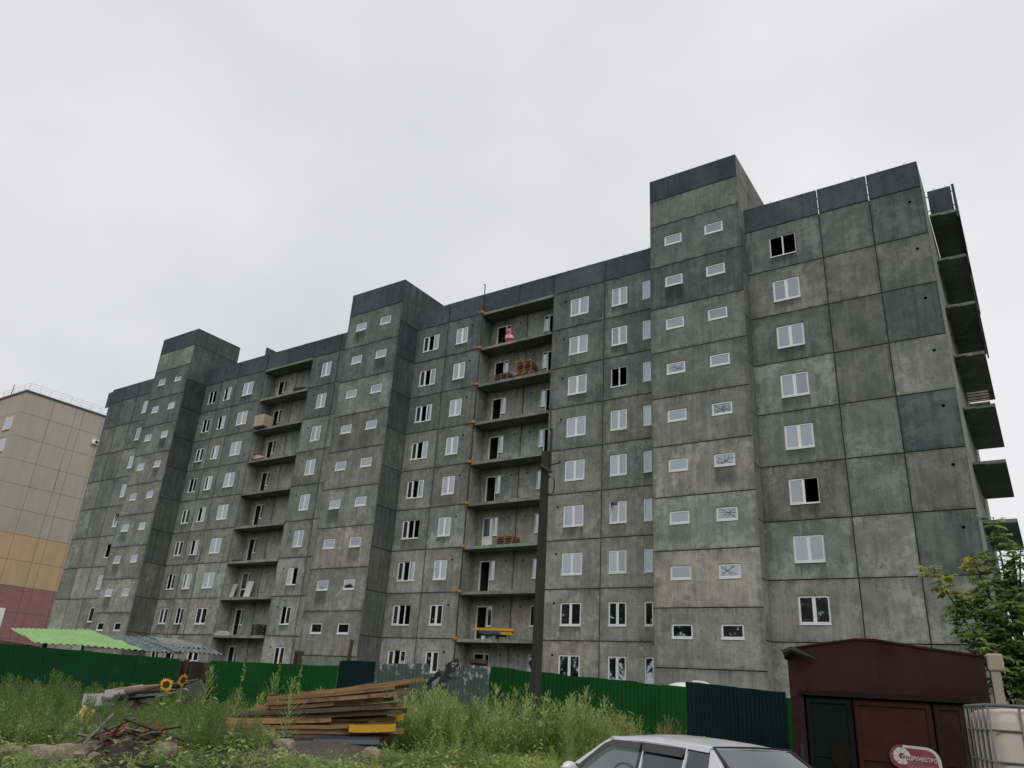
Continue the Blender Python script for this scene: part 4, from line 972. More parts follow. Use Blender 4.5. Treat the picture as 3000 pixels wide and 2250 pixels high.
MB().tube([(-2.13, -.6, .72), (-2.145, .6, .72)], .03, 6).build('rear_lamp_strip', plain('lamp_red', (.25, .01, .01), .3), CR)
for s in (1, -1):
    MB().box((-2.15, s*.58-.13, .62), (-2.09, s*.58+.13, .80)).build('tail_lamp', plain('tail_lamp_red', (.30, .01, .012), .3), CR, bevel=.02)
    MB().box((2.03, s*.50-.13, .58), (2.09, s*.50+.13, .70)).build('headlight', plain('lamp_clear', (.5, .5, .52), .15), CR, bevel=.02)
MB().box((-2.20, -.7, .36), (-2.10, .7, .54)).build('bumper', TRIM, CR, bevel=.03); MB().box((2.05, -.68, .30), (2.15, .68, .50)).build('bumper', TRIM, CR, bevel=.03)
YLEAF = plain('fallen_leaf', (.42, .33, .05), .7)
def onroof(u, v, z, a): 
    c, q = math.cos(CY), math.sin(CY); return (-1.767+u*c-v*q, -28.999+u*q+v*c, z-.04)
lfm = MB(); lfm.face([(-.035, 0, 0), (0, -.014, .008), (.04, 0, .002), (0, .014, .006)]); lfm = lfm.mesh('fallen_leaf', YLEAF)
for u, v, z, a, lb in ((-.35, .05, 1.376, .4, 'small yellow leaf lying on the car roof'), (-1.22, -.1, 1.19, 1.1, 'upper small yellow leaf stuck to the rear glass of the car'), (-1.35, .12, 1.105, .2, 'lower small yellow leaf stuck to the rear glass of the car')):
    o = link('fallen_leaf', lfm, None, onroof(u, v, z, a), (0, (.0 if z > 1.3 else -.55), CY+a)); tag(o, lb, 'leaf', 'fallen leaves on the car')

# ------------------------------------------------------------------ timber pile
ax = Vector((.66, .75, 0)).normalized(); nrm = Vector((-ax.y, ax.x, 0))      # nrm points away from the camera
P0 = Vector((-11.75, -27.45, 0))
def woodmat(name, c1, c2):
    t = NT(name); v = t.n('TexCoord').outputs['Object']; oi = t.n('ObjectInfo').outputs['Random']
    v2 = t.n('VectorMath', {0: v, 1: t.n('CombineXYZ', {'X': t.math('MULTIPLY', oi, 30.), 'Y': t.math('MULTIPLY', oi, 11.)}).outputs[0]}, operation='ADD').outputs[0]
    g_ = t.noise(t.n('Mapping', {'Vector': v2, 'Scale': (1.2, 22., 22.)}).outputs[0], 1., 5, .65); b = t.noise(v2, 2.2, 5, .65)
    cc = t.mix(t.mapr(g_, .3, .7), c4(c1), c4(c2)); cc = t.mix(t.math('MULTIPLY', t.mapr(b, .52, .66), .75), cc, c4([a*.32 for a in c1]))
    tn = t.math('ADD', .42, t.math('MULTIPLY', oi, .85)); cc = t.mix(1., cc, t.n('CombineColor', {'Red': tn, 'Green': tn, 'Blue': tn}).outputs[0], 'MULTIPLY')
    return t.surf(cc, .75, g_, .4, .01)
WOOD = woodmat('weathered_timber', (.21, .120, .052), (.36, .225, .105)); WOODG = woodmat('grey_timber', (.15, .135, .115), (.25, .23, .20)); WOODR = woodmat('pallet_wood', (.20, .095, .05), (.33, .17, .09)); WOODD = woodmat('dark_timber', (.05, .035, .022), (.10, .07, .045))
YELLOW = plain('yellow_paint', (.56, .32, .02), .55, .12, 8.)
def plank(name, s0, s1, d, z0, z1, wd, th, mat, label, group=None, skew=0., cat='plank'):
    a = P0+ax*s0+nrm*d; b = P0+ax*s1+nrm*(d+skew); a.z = z0; b.z = z1
    D = b-a; Ln = D.length; m = MB(); n = 6; rows = []
    for i in range(n+1):
        f = i/n; u = Ln*f; bend = .02*math.sin(math.pi*f)*rng.uniform(.6, 1.2); jz = rng.uniform(-.004, .004)
        rows.append([(u, -wd/2, jz-bend), (u, wd/2, jz-bend), (u, wd/2, th+jz-bend), (u, -wd/2, th+jz-bend), (u, -wd/2, jz-bend)])
    m.grid([r[::-1] for r in rows]); m.face(rows[0][:4][::-1]); m.face(rows[-1][:4])
    o = m.build(name, mat); o.matrix_world = Matrix.Translation(a) @ D.to_track_quat('X', 'Z').to_matrix().to_4x4()
    return tag(o, label, cat, group)
GRP = 'rough planks in the timber pile'
ZB0, ZB1 = .66, .66
for layer in range(9):
    zr_ = ZB1+.02+.122*layer; zl_ = ZB0-.04+.066*layer
    for ci, d in enumerate((-.26, -.02, .24)):
        s0 = max(.0, -.15+.13*layer+rng.uniform(-.25, .35)); s1 = rng.uniform(2.75, 3.55)
        if ci == 0 and layer in (3, 6): s1 = rng.uniform(1.9, 2.4)
        th = rng.uniform(.06, .115); f0 = s0/3.4; f1 = s1/3.4
        z0 = zl_+(zr_-zl_)*f0; z1 = zl_+(zr_-zl_)*f1
        plank('wood_plank', s0, s1, d+rng.uniform(-.05, .05), z0, z1, rng.uniform(.14, .21), th, (WOOD if rng.random() < .82 else WOODG if rng.random() < .25 else WOODD), '%s plank of the %s layer up in the rough brown timber pile' % (('front', 'middle', 'rear')[ci], ('lowest', 'second', 'third', 'fourth', 'fifth', 'sixth', 'seventh', 'eighth', 'ninth')[layer]), GRP, rng.uniform(-.1, .1))
plank('wood_plank', 1.3, 3.75, -.22, 1.36, 1.80, .17, .085, WOOD, 'topmost thick brown beam jutting out at the upper right of the timber pile', GRP)
o = plank('metal_pipe', .95, 2.75, .02, 1.20, 1.64, .08, .08, plain('grey_pipe', (.11, .11, .105), .5), 'long grey square tube lying along the upper left edge of the timber pile', None, cat='pipe')
plank('formwork_beam', 2.35, 3.25, -.46, .80, .86, .14, .13, YELLOW, 'yellow painted formwork beam end poking from the base of the timber pile', cat='beam')
plank('formwork_beam', 2.9, 3.45, .05, .98, 1.06, .10, .10, YELLOW, 'short yellow beam tip deep in the right end of the timber pile', cat='beam')
NAVY = plain('navy_pipe', (.012, .018, .035), .4, .1)
for (s0, s1, d, z0, z1, r, lab) in ((1.7, 2.95, -.55, .58, .62, .13, 'thick black plastic pipe below the yellow beam of the timber pile'), (.0, 1.3, -.42, .62, .66, .07, 'dark blue pipe at the lower left end of the timber pile'), (.3, 1.9, -.55, .55, .60, .05, 'thin dark pipe half buried in weeds under the timber pile')):
    a = P0+ax*s0+nrm*d; b = P0+ax*s1+nrm*d; a.z = z0; b.z = z1
    m = MB().tube([a, b], r, 10); m.tube([a.lerp(b, -.001), a.lerp(b, .0)], r*.7, 10); simple('plastic_pipe', m, NAVY, lab, 'pipe')
for s_, lb in ((.5, 'left'), (1.6, 'middle'), (2.9, 'right')): plank('wood_block', s_-.12, s_+.12, 0, .40, .40, .7, .27, WOODD, lb+' dark timber bearer under the timber pile', 'bearers under the timber pile', cat='block')
simple('plastic_bag', MB().grid([[(x*.07+.02*math.sin(y*2.), .01*math.sin(x*3+y), y*.06) for x in range(6)] for y in range(6)]), plain('pale_yellow_bag', (.42, .36, .16), .6), 'crumpled pale yellow sack in the weeds under the timber pile', 'bag', loc=(-10.95, -27.25, .52), rot=(.2, .35, .7))

# ------------------------------------------------------------------ junk heap by the left fence
JX, JY = -16.1, -26.9
GB = plain('pale_board', (.25, .25, .245), .7, .15); jd = Vector((.43, .80, 0)).normalized()
def board(name, cx, cy, z, l, wd, th, rot, mat, label, cat='board', group=None):
    return simple(name, MB().box((-l/2, -wd/2, 0), (l/2, wd/2, th)), mat, label, cat, group, (cx, cy, z), rot)
board('panel_board', -16.35, -27.2, 1.0, 1.0, .7, .03, (.35, -.10, 1.05), GB, 'pale grey flat board at the left foot of the junk heap by the fence')
board('panel_board', -16.25, -26.9, 1.14, .8, .6, .03, (.42, -.22, 1.0), GB, 'pale grey board leaning on top of the junk heap')
board('panel_board', -15.95, -26.55, 1.04, .35, .3, .03, (.6, .1, .9), GB, 'small grey offcut at the front of the junk heap')
for i in range(11):
    board('junk_board', -16.0+rng.uniform(-.25, .3)+i*.03, -26.75+rng.uniform(-.35, .4)+i*.04, 1.0+.04*i+rng.uniform(-.02, .02), rng.uniform(.8, 1.5), rng.uniform(.08, .16), .03, (rng.uniform(-.1, .3), rng.uniform(-.28, -.05), 1.0+rng.uniform(-.3, .3)), WOODD if i % 3 else WOODG, 'dark weathered board in the junk heap by the left fence', 'board', 'boards in the junk heap')
board('junk_board', -15.85, -26.85, 1.30, .9, .07, .03, (.1, -.15, 1.05), woodmat('fresh_timber', (.36, .22, .09), (.46, .30, .13)), 'fresh orange batten on top of the dark junk heap')
m = MB()
for i in range(9):
    a = i*.7; m.box((-.35+.08*i, -.4+.06*(i % 4), -.75), (.3+.05*(i % 3), .3, -.02), M=Matrix.Rotation(a*.15, 4, 'Z'))
simple('earth_heap', MB().grid([[((1.1-.18*j)*math.cos(q), (.8-.13*j)*math.sin(q), -.7+.17*j+.04*math.sin(q*5)) for q in [2*math.pi*i/14 for i in range(15)]] for j in range(6)]), DARKWOOD, 'dark rubble mound carrying the junk boards by the left fence', 'rubble', loc=(-16.1, -26.9, 1.0))
o = corr_sheet(.26, 0, .32, 0, .32, plain('yellow_sheet', (.50, .38, .12), .6, .15), None, (-14.50, -28.88, .68), .9, name='profiled_offcut'); o.rotation_euler = (-.35, .35, .9)
tag(o, 'small yellow profiled offcut standing in the weeds at left', 'sheet')

# ------------------------------------------------------------------ debris and rocks in front
t = NT('limestone'); v = t.n('TexCoord').outputs['Object']; n = t.noise(v, 4., 6, .7); STONE = t.surf(t.mix(t.mapr(n, .3, .7), (.20, .155, .115, 1), (.36, .30, .23, 1)), .95, n, .6, .03)
def rock(x, y, sx, sy, sz, label, sd):
    import bmesh as bmm
    b_ = bmm.new(); bmm.ops.create_icosphere(b_, subdivisions=3, radius=1)
    for v_ in b_.verts:
        k = 1+.35*mnoise.noise(v_.co*1.3+Vector((sd, 0, 0)))+.16*mnoise.noise(v_.co*3.5+Vector((0, sd, 0)))
        c = v_.co*k; c = Vector((max(-.8, min(.8, c.x)), max(-.8, min(.8, c.y)), max(-.75, min(.72+.1*mnoise.noise(c*2), c.z)))); v_.co = Vector((c.x*sx, c.y*sy, c.z*sz))
    me = bpy.data.meshes.new('rock'); b_.to_mesh(me); b_.free(); me.materials.append(STONE)
    o = link('rock', me, None, (x, y, gz(x, y)+sz*.35), (rng.uniform(-.1, .1), rng.uniform(-.1, .1), rng.uniform(0, 6))); tag(o, label, 'rock', 'limestone rocks in the foreground')
rock(-12.30, -30.95, .26, .20, .15, 'flat pale rock at the far left of the foreground row', 1.)
rock(-12.12, -30.58, .30, .22, .17, 'pale rock second from left in the foreground row', 2.)
rock(-12.25, -30.30, .28, .2, .13, 'low pale rock just behind the foreground row', 3.)
rock(-11.78, -30.25, .40, .26, .19, 'largest flat pale rock left of the scrap heap', 4.)
rock(-11.62, -29.95, .22, .2, .20, 'tan rock touching the left side of the scrap heap', 5.)
rock(-10.92, -29.20, .24, .2, .20, 'rounded tan rock at the right foot of the scrap heap', 6.)
rock(-11.35, -30.05, .16, .14, .10, 'small tan rock below the scrap heap', 7.)
rock(-9.95, -27.45, .22, .16, .12, 'grey rock half buried in the bare soil under the timber pile', 8.)
rock(-8.6, -26.6, .22, .18, .12, 'grey lump on the bare soil right of the timber pile', 9.)
HX, HY = -11.28, -29.72
simple('earth_heap', MB().grid([[((.75-.11*j)*math.cos(q)+.08*math.sin(3*q+j), (.55-.08*j)*math.sin(q), -.1+.075*j+.03*math.sin(q*4+j)) for q in [2*math.pi*i/16 for i in range(17)]] for j in range(6)]), plain('dark_soil', (.045, .030, .022), .95, .3, 9.), 'dark brown soil heap under the scrap bars', 'rubble', loc=(HX, HY, gz(HX, HY)), rot=(0, 0, .8), smooth=True)
REDM = plain('red_lead_steel', (.26, .055, .025), .7, .2, 9.)
for i in range(34):
    l_ = rng.uniform(.35, 1.1); a = rng.uniform(0, 3.14); el = rng.uniform(-.45, .5); r1, r2 = rng.uniform(-.45, .45), rng.uniform(-.3, .3)
    d = Vector((math.cos(a)*math.cos(el), math.sin(a)*math.cos(el), math.sin(el)))*l_/2; c = Vector((HX+.75*r1, HY+.9*r1+r2*.4, gz(HX, HY)+.22+rng.uniform(0, .16)+abs(d.z)*.35))
    red = i in (2, 5, 9, 13, 20)
    if red: d = Vector((d.x*.5, d.y*.5, abs(d.z)*.6+.08)); c.z += .04; c.x += .08; c.y += .12
    mt = REDM if red else (WOODG if i % 3 == 0 else WOODD if i % 3 == 1 else RUST)
    m = MB().tube([c-d, c+d], .016 if i % 3 == 2 else .022, 4 if i % 3 != 2 else 6)
    simple('scrap_bar', m, mt, 'red painted bar sticking out of the scrap heap in front' if red else 'thin rusty or grey stick in the scrap heap in front', 'scrap', 'red bars in the scrap heap' if red else 'sticks in the scrap heap')
simple('log', MB().tube([(-17.2, -30.8, .98), (-16.7, -30.0, .90), (-16.45, -29.6, .86)], [.05, .04, .03], 7), BARK, 'dark branch lying in the weeds at the left edge', 'branch')

# ------------------------------------------------------------------ goods on the balconies
def pallet_mesh():
    m = MB()
    for y in (0, .35, .70): m.box((0, y, 0), (1.2, y+.10, .02)); 
    for x in (0, .53, 1.06):
        for y in (0, .35, .70): m.box((x, y, .02), (x+.14, y+.10, .10))
    for i in range(5): m.box((0, i*.175, .105), (1.2, i*.175+.10, .127))
    return m
PM = pallet_mesh().mesh('wooden_pallet', WOODR); PMD = pallet_mesh().mesh('wooden_pallet', WOODD); PMG = pallet_mesh().mesh('wooden_pallet', WOODG)
def stack(x, y, lev, n, me, label, group, rz=0., jit=.05, s=(1, 1, 1), z0=.018):
    ORD = ('topmost', 'second from top', 'third from top', 'fourth from top', 'fifth from top', 'sixth from top', 'seventh from top', 'second from bottom', 'bottom')
    for i in range(n):
        o = link('wooden_pallet', me, None, (x+rng.uniform(-jit, jit), y+rng.uniform(-jit, jit)*.5, LV[lev]+z0+i*.132*s[2]), (0, 0, rz+rng.uniform(-.04, .04))); o.scale = s
        tag(o, label if n == 1 else label+', '+('bottom' if i == 0 else ORD[n-1-i]), 'pallet', group)
bY = YM+.06
stack(-27.15, bY, 7, 4, PM, 'reddish pallet in the low stack on the eighth floor right balcony', 'low pallet stack on the right balcony')
stack(-25.35, bY, 7, 9, PM, 'reddish pallet in the tall stack on the eighth floor right balcony', 'tall pallet stack on the right balcony', .08, .07)
stack(-26.05, bY+.1, 3, 4, PM, 'orange pallet in the stack on the fourth floor right balcony', 'pallet stack beside the closed balcony door')
stack(-48.1, YL+.05, 8, 3, PMD, 'dark pallet stacked on the top floor left balcony', 'dark pallets on the top left balcony', .1, .05)
stack(-51.9, YL+.08, 3, 1, PMD, 'single low pallet on the fourth floor left balcony', None)
stack(-47.85, YL+.06, 1, 6, PMD, 'dark brown pallet in the stack on the second floor left balcony', 'pallet stack on the second floor left balcony', 0, .06)
# red drum
DR = thing('oil_drum', 'red oil drum with a white band on the top floor right balcony', 'barrel', (-26.2, YM+.28, LV[8]+.017))
def drum():
    rows = []; zz = [(0, .29), (.02, .30), (.27, .295), (.29, .305), (.31, .295), (.58, .295), (.60, .305), (.62, .295), (.87, .30), (.89, .29)]
    for z, r in zz: rows.append([(r*math.cos(2*math.pi*j/20), r*math.sin(2*math.pi*j/20), z) for j in range(21)])
    m = MB().grid(rows); m.face([p for p in rows[-1][:-1]]); return m
drum().build('barrel_body', plain('drum_red', (.40, .028, .04), .5, .08), DR, smooth=True)
rows = [[(.3035*math.cos(2*math.pi*j/20), .3035*math.sin(2*math.pi*j/20), z) for j in range(21)] for z in (.32, .57)]
bd = MB().grid(rows).build('white_band', plain('drum_white', (.62, .61, .57), .5, .06), DR, smooth=True)
rows = []
m = MB(); m.tube([(.10+.045*math.cos(q), -.300, .45+.045*math.sin(q)) for q in [2*math.pi*i/12 for i in range(13)]], .009, 4); m.tube([(.19, -.275, .41), (.19, -.27, .49), (.23, -.25, .49)], .009, 4); m.build('dark_mark', DARKSTEEL, DR)
# tilted dark board
simple('plywood_board', MB().box((0, 0, 0), (.03, .5, .85)), DARKWOOD, 'dark triangular board leaning beside the red oil drum', 'board', loc=(-27.0, YM+.2, LV[8]+.02), rot=(0, .45, .2))
# shrink-wrapped block packs
BL = plain('aerated_block', (.42, .36, .29), .9, .08, 3.)
BP = thing('block_pack', 'pale pack of aerated concrete blocks on the eighth floor left balcony', 'blocks', (-51.95, YL-.35, LV[7]+.02))
MB().box((0, 0, 0), (1.25, 1.0, .13)).build('pallet_base', WOODD, BP)
for i in range(2):
    for k in range(3): MB().box((i*.63, 0, .135+k*.33), (i*.63+.61, 1.0, .135+k*.33+.322)).build('block', BL, BP, bevel=.008)
TPK = thing('tarp_pack', 'pinkish tarpaulin covered pack sagging on the seventh floor left balcony', 'pack', (-51.7, YL-.1, LV[6]+.02))
rows = []
for i in range(9):
    f = i/8; rows.append([(f*1.35, g_*.9, .62*math.sin(math.pi*(.12+.80*f))**.6*(1-.55*f*.9)*(.75+.25*math.sin(math.pi*g_))*(1 if 0 < g_ < 1 else .15) + .04*mnoise.noise(Vector((f*5, g_*4, 2)))) for g_ in [j/6 for j in range(7)]])
MB().grid(rows).build('tarpaulin', plain('pink_tarp', (.40, .245, .18), .6, .15, 4.), TPK, smooth=True)
MB().box((.0, .05, 0), (1.3, .85, .12)).build('pallet_base', WOODD, TPK); MB().tube([(.15, -.02, .05), (.35, -.04, .45), (.6, .3, .6)], .035, 5).build('strap', RUBBER, TPK)
# white boards, bags
WB_ = plain('white_board', (.60, .60, .58), .6, .06)
simple('door_panel', MB().box((0, 0, 0), (.72, .04, 1.35)).box((.30, -.01, 1.12), (.42, 0.0, 1.18)), WB_, 'white door leaf leaning against the wall of the third floor left balcony', 'door', loc=(-50.35, YL+.62, LV[2]+.02), rot=(-.16, .02, 0))
simple('plaster_board', MB().box((0, 0, 0), (.45, .03, 1.2)), plain('grey_white_board', (.45, .46, .46), .7), 'narrow pale board leaning in the left corner of the third floor balcony', 'board', loc=(-52.1, YL+.6, LV[2]+.02), rot=(-.22, 0, .1))
BG = plain('white_sack', (.62, .62, .60), .8, .08, 5.)
for i, (x, z) in enumerate(((-51.9, 0), (-51.35, 0.0), (-50.8, 0), (-51.6, .15), (-51.05, .15))):
    rows = [[(.30*(a_/4-1)*(1-.12*abs(b_/3-1)), .2*(b_/3-1), (.085+.05*math.cos((a_/4-1)*1.5)*math.cos((b_/3-1)*1.5))) for b_ in range(7)] for a_ in range(9)]
    rb = [[(x_, y_, .01) for x_, y_, z_ in r] for r in rows]
    m = MB().grid(rows).grid(rb[::-1])
    for e in (0, -1): m.grid([rb[e], rows[e]])
    m.grid([[r[0] for r in rb], [r[0] for r in rows]]); m.grid([[r[-1] for r in rows], [r[-1] for r in rb]])
    simple('cement_sack', m, BG, ('leftmost white sack of the lower row on the second floor left balcony', 'middle white sack of the lower row on the second floor left balcony', 'rightmost white sack of the lower row on the second floor left balcony', 'left upper white sack on the second floor left balcony', 'right upper white sack on the second floor left balcony')[i], 'sack', 'white sacks on the left balcony', (x, YL+.22, LV[1]+.012+z), (0, 0, rng.uniform(-.2, .2)), smooth=True)
# formwork beams on second floor
FB = LV[1]+.02
for i, (y, z, l_, x, mt, lab) in enumerate(((YM+.02, .62, 2.9, -27.25, YELLOW, 'long yellow formwork beam on top of the stack on the second floor balcony'), (YM+.25, .60, 2.8, -27.2, YELLOW, 'second yellow beam behind the front one on the second floor balcony'), (YM+.05, .40, 1.6, -26.05, YELLOW, 'short lower yellow beam at the right of the second floor stack'), (YM+.02, .44, 1.55, -26.8, plain('blue_paint', (.03, .06, .22), .5), 'blue steel prop bundle under the yellow beams'), (YM+.2, .30, 1.9, -26.9, DARKSTEEL, 'dark steel prop below the blue bundle on the second floor balcony'))):
    simple('formwork_beam', MB().box((0, 0, 0), (l_, .18, .16 if i < 3 else .12)), mt, lab, 'beam', loc=(x, y, FB+z-.12), rot=(0, .02, 0), bevel=.01)
for x in (-26.6, -25.8): simple('wood_block', MB().box((0, 0, 0), (.16, .45, .19)), WB_ if x < -26 else WOODG, ('white block propping the left part of the yellow beams' if x < -26 else 'grey wooden block propping the right part of the yellow beams'), 'block', 'props under the yellow beams', loc=(x, YM+.02, FB))
o = link('wooden_pallet', PMG, None, (.28, 3.25, LV[5]+.16), (0, 0, 0)); o.rotation_euler = (R(78), 0, 0); o.scale = (.75, .9, 1)
tag(o, 'grey wooden pallet standing on edge on the right end balcony', 'pallet')

# ------------------------------------------------------------------ tree at right
TX, TY = .95, -19.4
TR = thing('maple_tree', 'leafy ash-leaf maple behind the garage with yellow-green shoot tips', 'tree', (TX, TY, gz(TX, TY)))
rt = random.Random(11)
m = MB(); m.tube([(0, 0, -.1), (.15, .1, 1.2), (.25, .1, 2.4), (.35, .15, 3.6), (.45, .2, 4.6)], [.11, .09, .07, .05, .02], 8)
lv_, ly_ = Leaves(), Leaves()
limbs = [((.15, .1, 1.2), (-1.0, -.3, 4.25), .26, 1), ((.2, .1, 1.6), (-.60, -.3, 3.75), .22, 0), ((.25, .1, 2.0), (-.30, .1, 4.6), .25, 0), ((.25, .1, 2.2), (.22, .0, 5.3), .20, 0), ((.25, .1, 2.4), (.60, .1, 4.75), .26, 0), ((.3, .1, 2.0), (1.4, .0, 4.6), .4, 0), ((.2, .1, 1.5), (-.45, -.5, 3.0), .35, 0), ((.3, .1, 1.8), (1.3, -.4, 3.0), .42, 0), ((.2, 0, 1.3), (.6, -.5, 2.3), .34, 0), ((.2, .1, 1.4), (.15, -.5, 3.5), .38, 0), ((.3, .1, 2.5), (1.9, .3, 5.4), .4, 0), ((.25, .1, 1.5), (.9, .2, 3.8), .42, 0), ((.2, .1, 1.2), (.95, -.3, 1.9), .3, 0), ((.25, .1, 1.8), (-.15, -.2, 4.0), .3, 0)]
for bi, (a, b, spread, yl) in enumerate(limbs):
    a, b = Vector(a), Vector(b); mid = a.lerp(b, .5)+Vector((0, 0, .12)); path = [a, mid, b]; m.tube(path, [.04, .025, .008], 5)
    n = 44 if bi not in (3,) else 36
    for i in range(n):
        f = .22+.78*(i+rt.random())/n; p = a.lerp(mid, f*2) if f < .5 else mid.lerp(b, f*2-1)
        an = rt.uniform(0, 6.28); el = rt.uniform(-.2, .9); tl = spread*rt.uniform(.5, 1.3)*(1.15-.6*f); d = Vector((math.cos(an)*math.cos(el), math.sin(an)*math.cos(el), math.sin(el)))
        e = p+d*tl; m.tube([p, e], [.008, .003], 3, caps=False)
        for k in range(3):
            q = p.lerp(e, .35+.325*k); a2 = an+rt.uniform(-1.2, 1.2); rd = Vector((math.cos(a2), math.sin(a2), rt.uniform(-.55, .7))); rl = rt.uniform(.10, .20)
            tgt = ly_ if (bi in (0, 2) and f > .78 and rt.random() < .85) or (bi == 1 and f > .9) else lv_
            for lf in range(7):
                pp = q+rd*rl*(.2+.14*lf); side = (-1 if lf % 2 else 1)*(0 if lf == 6 else 1); dd = rd*(.7 if side else 1)+Vector((-rd.y, rd.x, 0))*side*.9+Vector((0, 0, -.35))
                tgt.leaf(pp, dd, rt.uniform(.09, .15), rt.uniform(.042, .070), up=(rt.uniform(-.6, .6), rt.uniform(-.9, .2), 1), droop=.15)
m.build('trunk', BARK, TR)
A = lv_.arr(); quads_obj('crown', A, TREEL, TR); A = ly_.arr(); kind(quads_obj('young_shoots', A, TREEY, TR), 'stuff')
# darker drooping neighbour at the edge of the picture
T2_ = thing('ash_tree', 'thin dark-leaved branch overhanging at the right edge above the pale building', 'tree', (3.6, -18.6, gz(3.6, -18.6)))
m = MB(); m.tube([(0, 0, -.1), (-.1, 0, 2.5), (-.3, 0, 4.6)], [.1, .08, .04], 7); l2 = Leaves()
for i in range(26):
    z = rt.uniform(1.0, 4.7); an = rt.uniform(1.8, 4.4); ln = rt.uniform(.7, 1.7); a = Vector((-.2, 0, z)); b = a+Vector((math.cos(an)*ln, math.sin(an)*ln, rt.uniform(-.1, .6))); m.tube([a, b], [.018, .005], 4)
    for k in range(16):
        p = a.lerp(b, .25+.75*k/16); a2 = rt.uniform(0, 6.28)
        for q in range(3): l2.leaf(p+Vector((rt.uniform(-.08, .08), rt.uniform(-.08, .08), rt.uniform(-.08, .08))), (math.cos(a2+q), math.sin(a2+q), rt.uniform(-.5, .3)), rt.uniform(.08, .13), rt.uniform(.03, .05), droop=.2)
m.build('trunk', BARK, T2_); quads_obj('crown', l2.arr(), TREEL, T2_)

# ------------------------------------------------------------------ sunflowers, vines, single plants
PETAL = plain('sunflower_petal', (.62, .34, .015), .6, .1); DISC = plain('sunflower_disc', (.05, .025, .008), .9, .2, 20.)
def sunflower(x, y, zt_, facing, size, label):
    g0 = gz(x, y); F = thing('sunflower', label, 'sunflower', (x, y, g0), 0, 'sunflowers above the weeds'); h = zt_-g0
    f = Vector(facing).normalized(); hd = Vector((0, 0, h))
    MB().tube([(.06, .05, -.05), (.02, .02, h*.6), (0, 0, h-.03), tuple(hd-f*.0)], [.016, .013, .010, .008], 6).build('stem', BROAD, F)
    rs = random.Random(int(abs(x*100))); l = Leaves()
    for i in range(9): a = i*2.4; z = h*(.35+.065*i); l.leaf((0, 0, z), (math.cos(a), math.sin(a), .25), rs.uniform(.16, .26), rs.uniform(.11, .17), droop=.5)
    quads_obj('leaf', l.arr(), BROAD, F)
    s_ = f.cross(Vector((0, 0, 1))).normalized(); u_2 = s_.cross(f); m = MB(); r = size
    MB().tube([hd-f*.01, hd+f*.03], r*.45, 14).build('flower_disc', DISC, F)
    for i in range(20):
        a = 2*math.pi*i/20; d = s_*math.cos(a)+u_2*math.sin(a); t_ = -s_*math.sin(a)+u_2*math.cos(a); k = rs.uniform(.85, 1.1)
        b0 = hd+d*r*.40+f*.015; e = hd+d*r*k+f*rs.uniform(-.02, .03); md = b0.lerp(e, .5)
        m.face([b0, md+t_*r*.13, e, md-t_*r*.13])
    m.build('petals', PETAL, F)
sunflower(-14.10, -27.29, 1.42, (.78, -.60, .05), .145, 'large sunflower facing the camera beside the junk heap')
sunflower(-13.93, -27.04, 1.53, (.95, .15, -.15), .14, 'sunflower turned aside, second from left and highest of the left group')
sunflower(-13.57, -26.53, 1.36, (.75, .75, -.3), .11, 'small sunflower seen edge-on, third from left')
sunflower(-9.71, -23.25, 1.72, (.7, .6, -.35), .13, 'lone sunflower drooping in front of the grey torn fence')
def vine(x, y, h, label, sd, wide=.12):
    rv = random.Random(sd); g0 = gz(x, y); F = thing('climbing_vine', label, 'vine', (x, y, g0), 0, 'climbing vines along the fence'); l = Leaves(); m = MB(); pts = []
    for i in range(12): pts.append((.05*math.sin(i*1.1), .05*math.cos(i*1.3), h*i/11))
    m.tube(pts, .008, 4); m.build('stem', BROAD, F)
    for i in range(90):
        f = rv.random()**.8; a = rv.uniform(0, 6.28); l.leaf((.05*math.sin(f*12), .05*math.cos(f*14), h*f), (math.cos(a), math.sin(a), rv.uniform(-.7, .3)), rv.uniform(.08, .14)*(1.1-.5*f), rv.uniform(.07, .11)*(1.1-.5*f), droop=.3)
    quads_obj('leaf', l.arr(), VINE, F)
vine(-14.35, -23.4, 1.95, 'yellow-green vine climbing the fence nearest the dark sheet', 1)
vine(-14.95, -23.6, 1.75, 'yellow-green vine climbing the middle of the bright green fence', 2)
vine(-15.6, -24.2, 1.7, 'yellow-green vine at the left part of the bright green fence', 3)
m = MB(); m.tube([(0, 0, 0), (-.02, 0, .8), (-.06, 0, 1.1), (-.22, -.1, 1.75)], [.02, .018, .015, .008], 5); m.tube([(-.04, 0, 1.0), (.10, .08, 1.35), (.16, .12, 1.58)], [.014, .012, .008], 5)
simple('bare_sapling', m, BARK, 'leafless forked twig standing before the grey torn fence', 'twig', loc=(-8.84, -23.84, gz(-8.84, -23.84)+.05))
rp_ = random.Random(21)
def single(nm, A, mat, x, y, s, label, cat='weed', group='tall single weeds'):
    o = quads_obj(nm, place(A, 0, 0, 0, s, rp_.uniform(0, 6.28)), mat); o.location = (x, y, gz(x, y)-.02); return tag(o, label, cat, group)
single('wormwood_plant', wormwood(rp_, 1.55, 60, 8), WORM, -14.2, -26.2, 1., 'tall feathery wormwood behind the sunflowers under the shed end')
single('wormwood_plant', wormwood(rp_, 1.45, 54, 8), WORM, -13.2, -25.2, 1., 'tall feathery weed against the bright green fence')
single('wormwood_plant', wormwood(rp_, 1.25, 54, 8), WORM, -10.15, -27.3, .9, 'feathery wormwood growing up in front of the timber pile')
single('wormwood_plant', wormwood(rp_, 1.15, 54, 8), WORM, -10.75, -28.0, .85, 'second feathery wormwood in front of the timber pile, left of the bare soil')
single('broadleaf_plant', broadweed(rp_, 1.45, 50), VINE, -13.4, -24.9, 1., 'pale large-leaved weed standing out before the green fence')
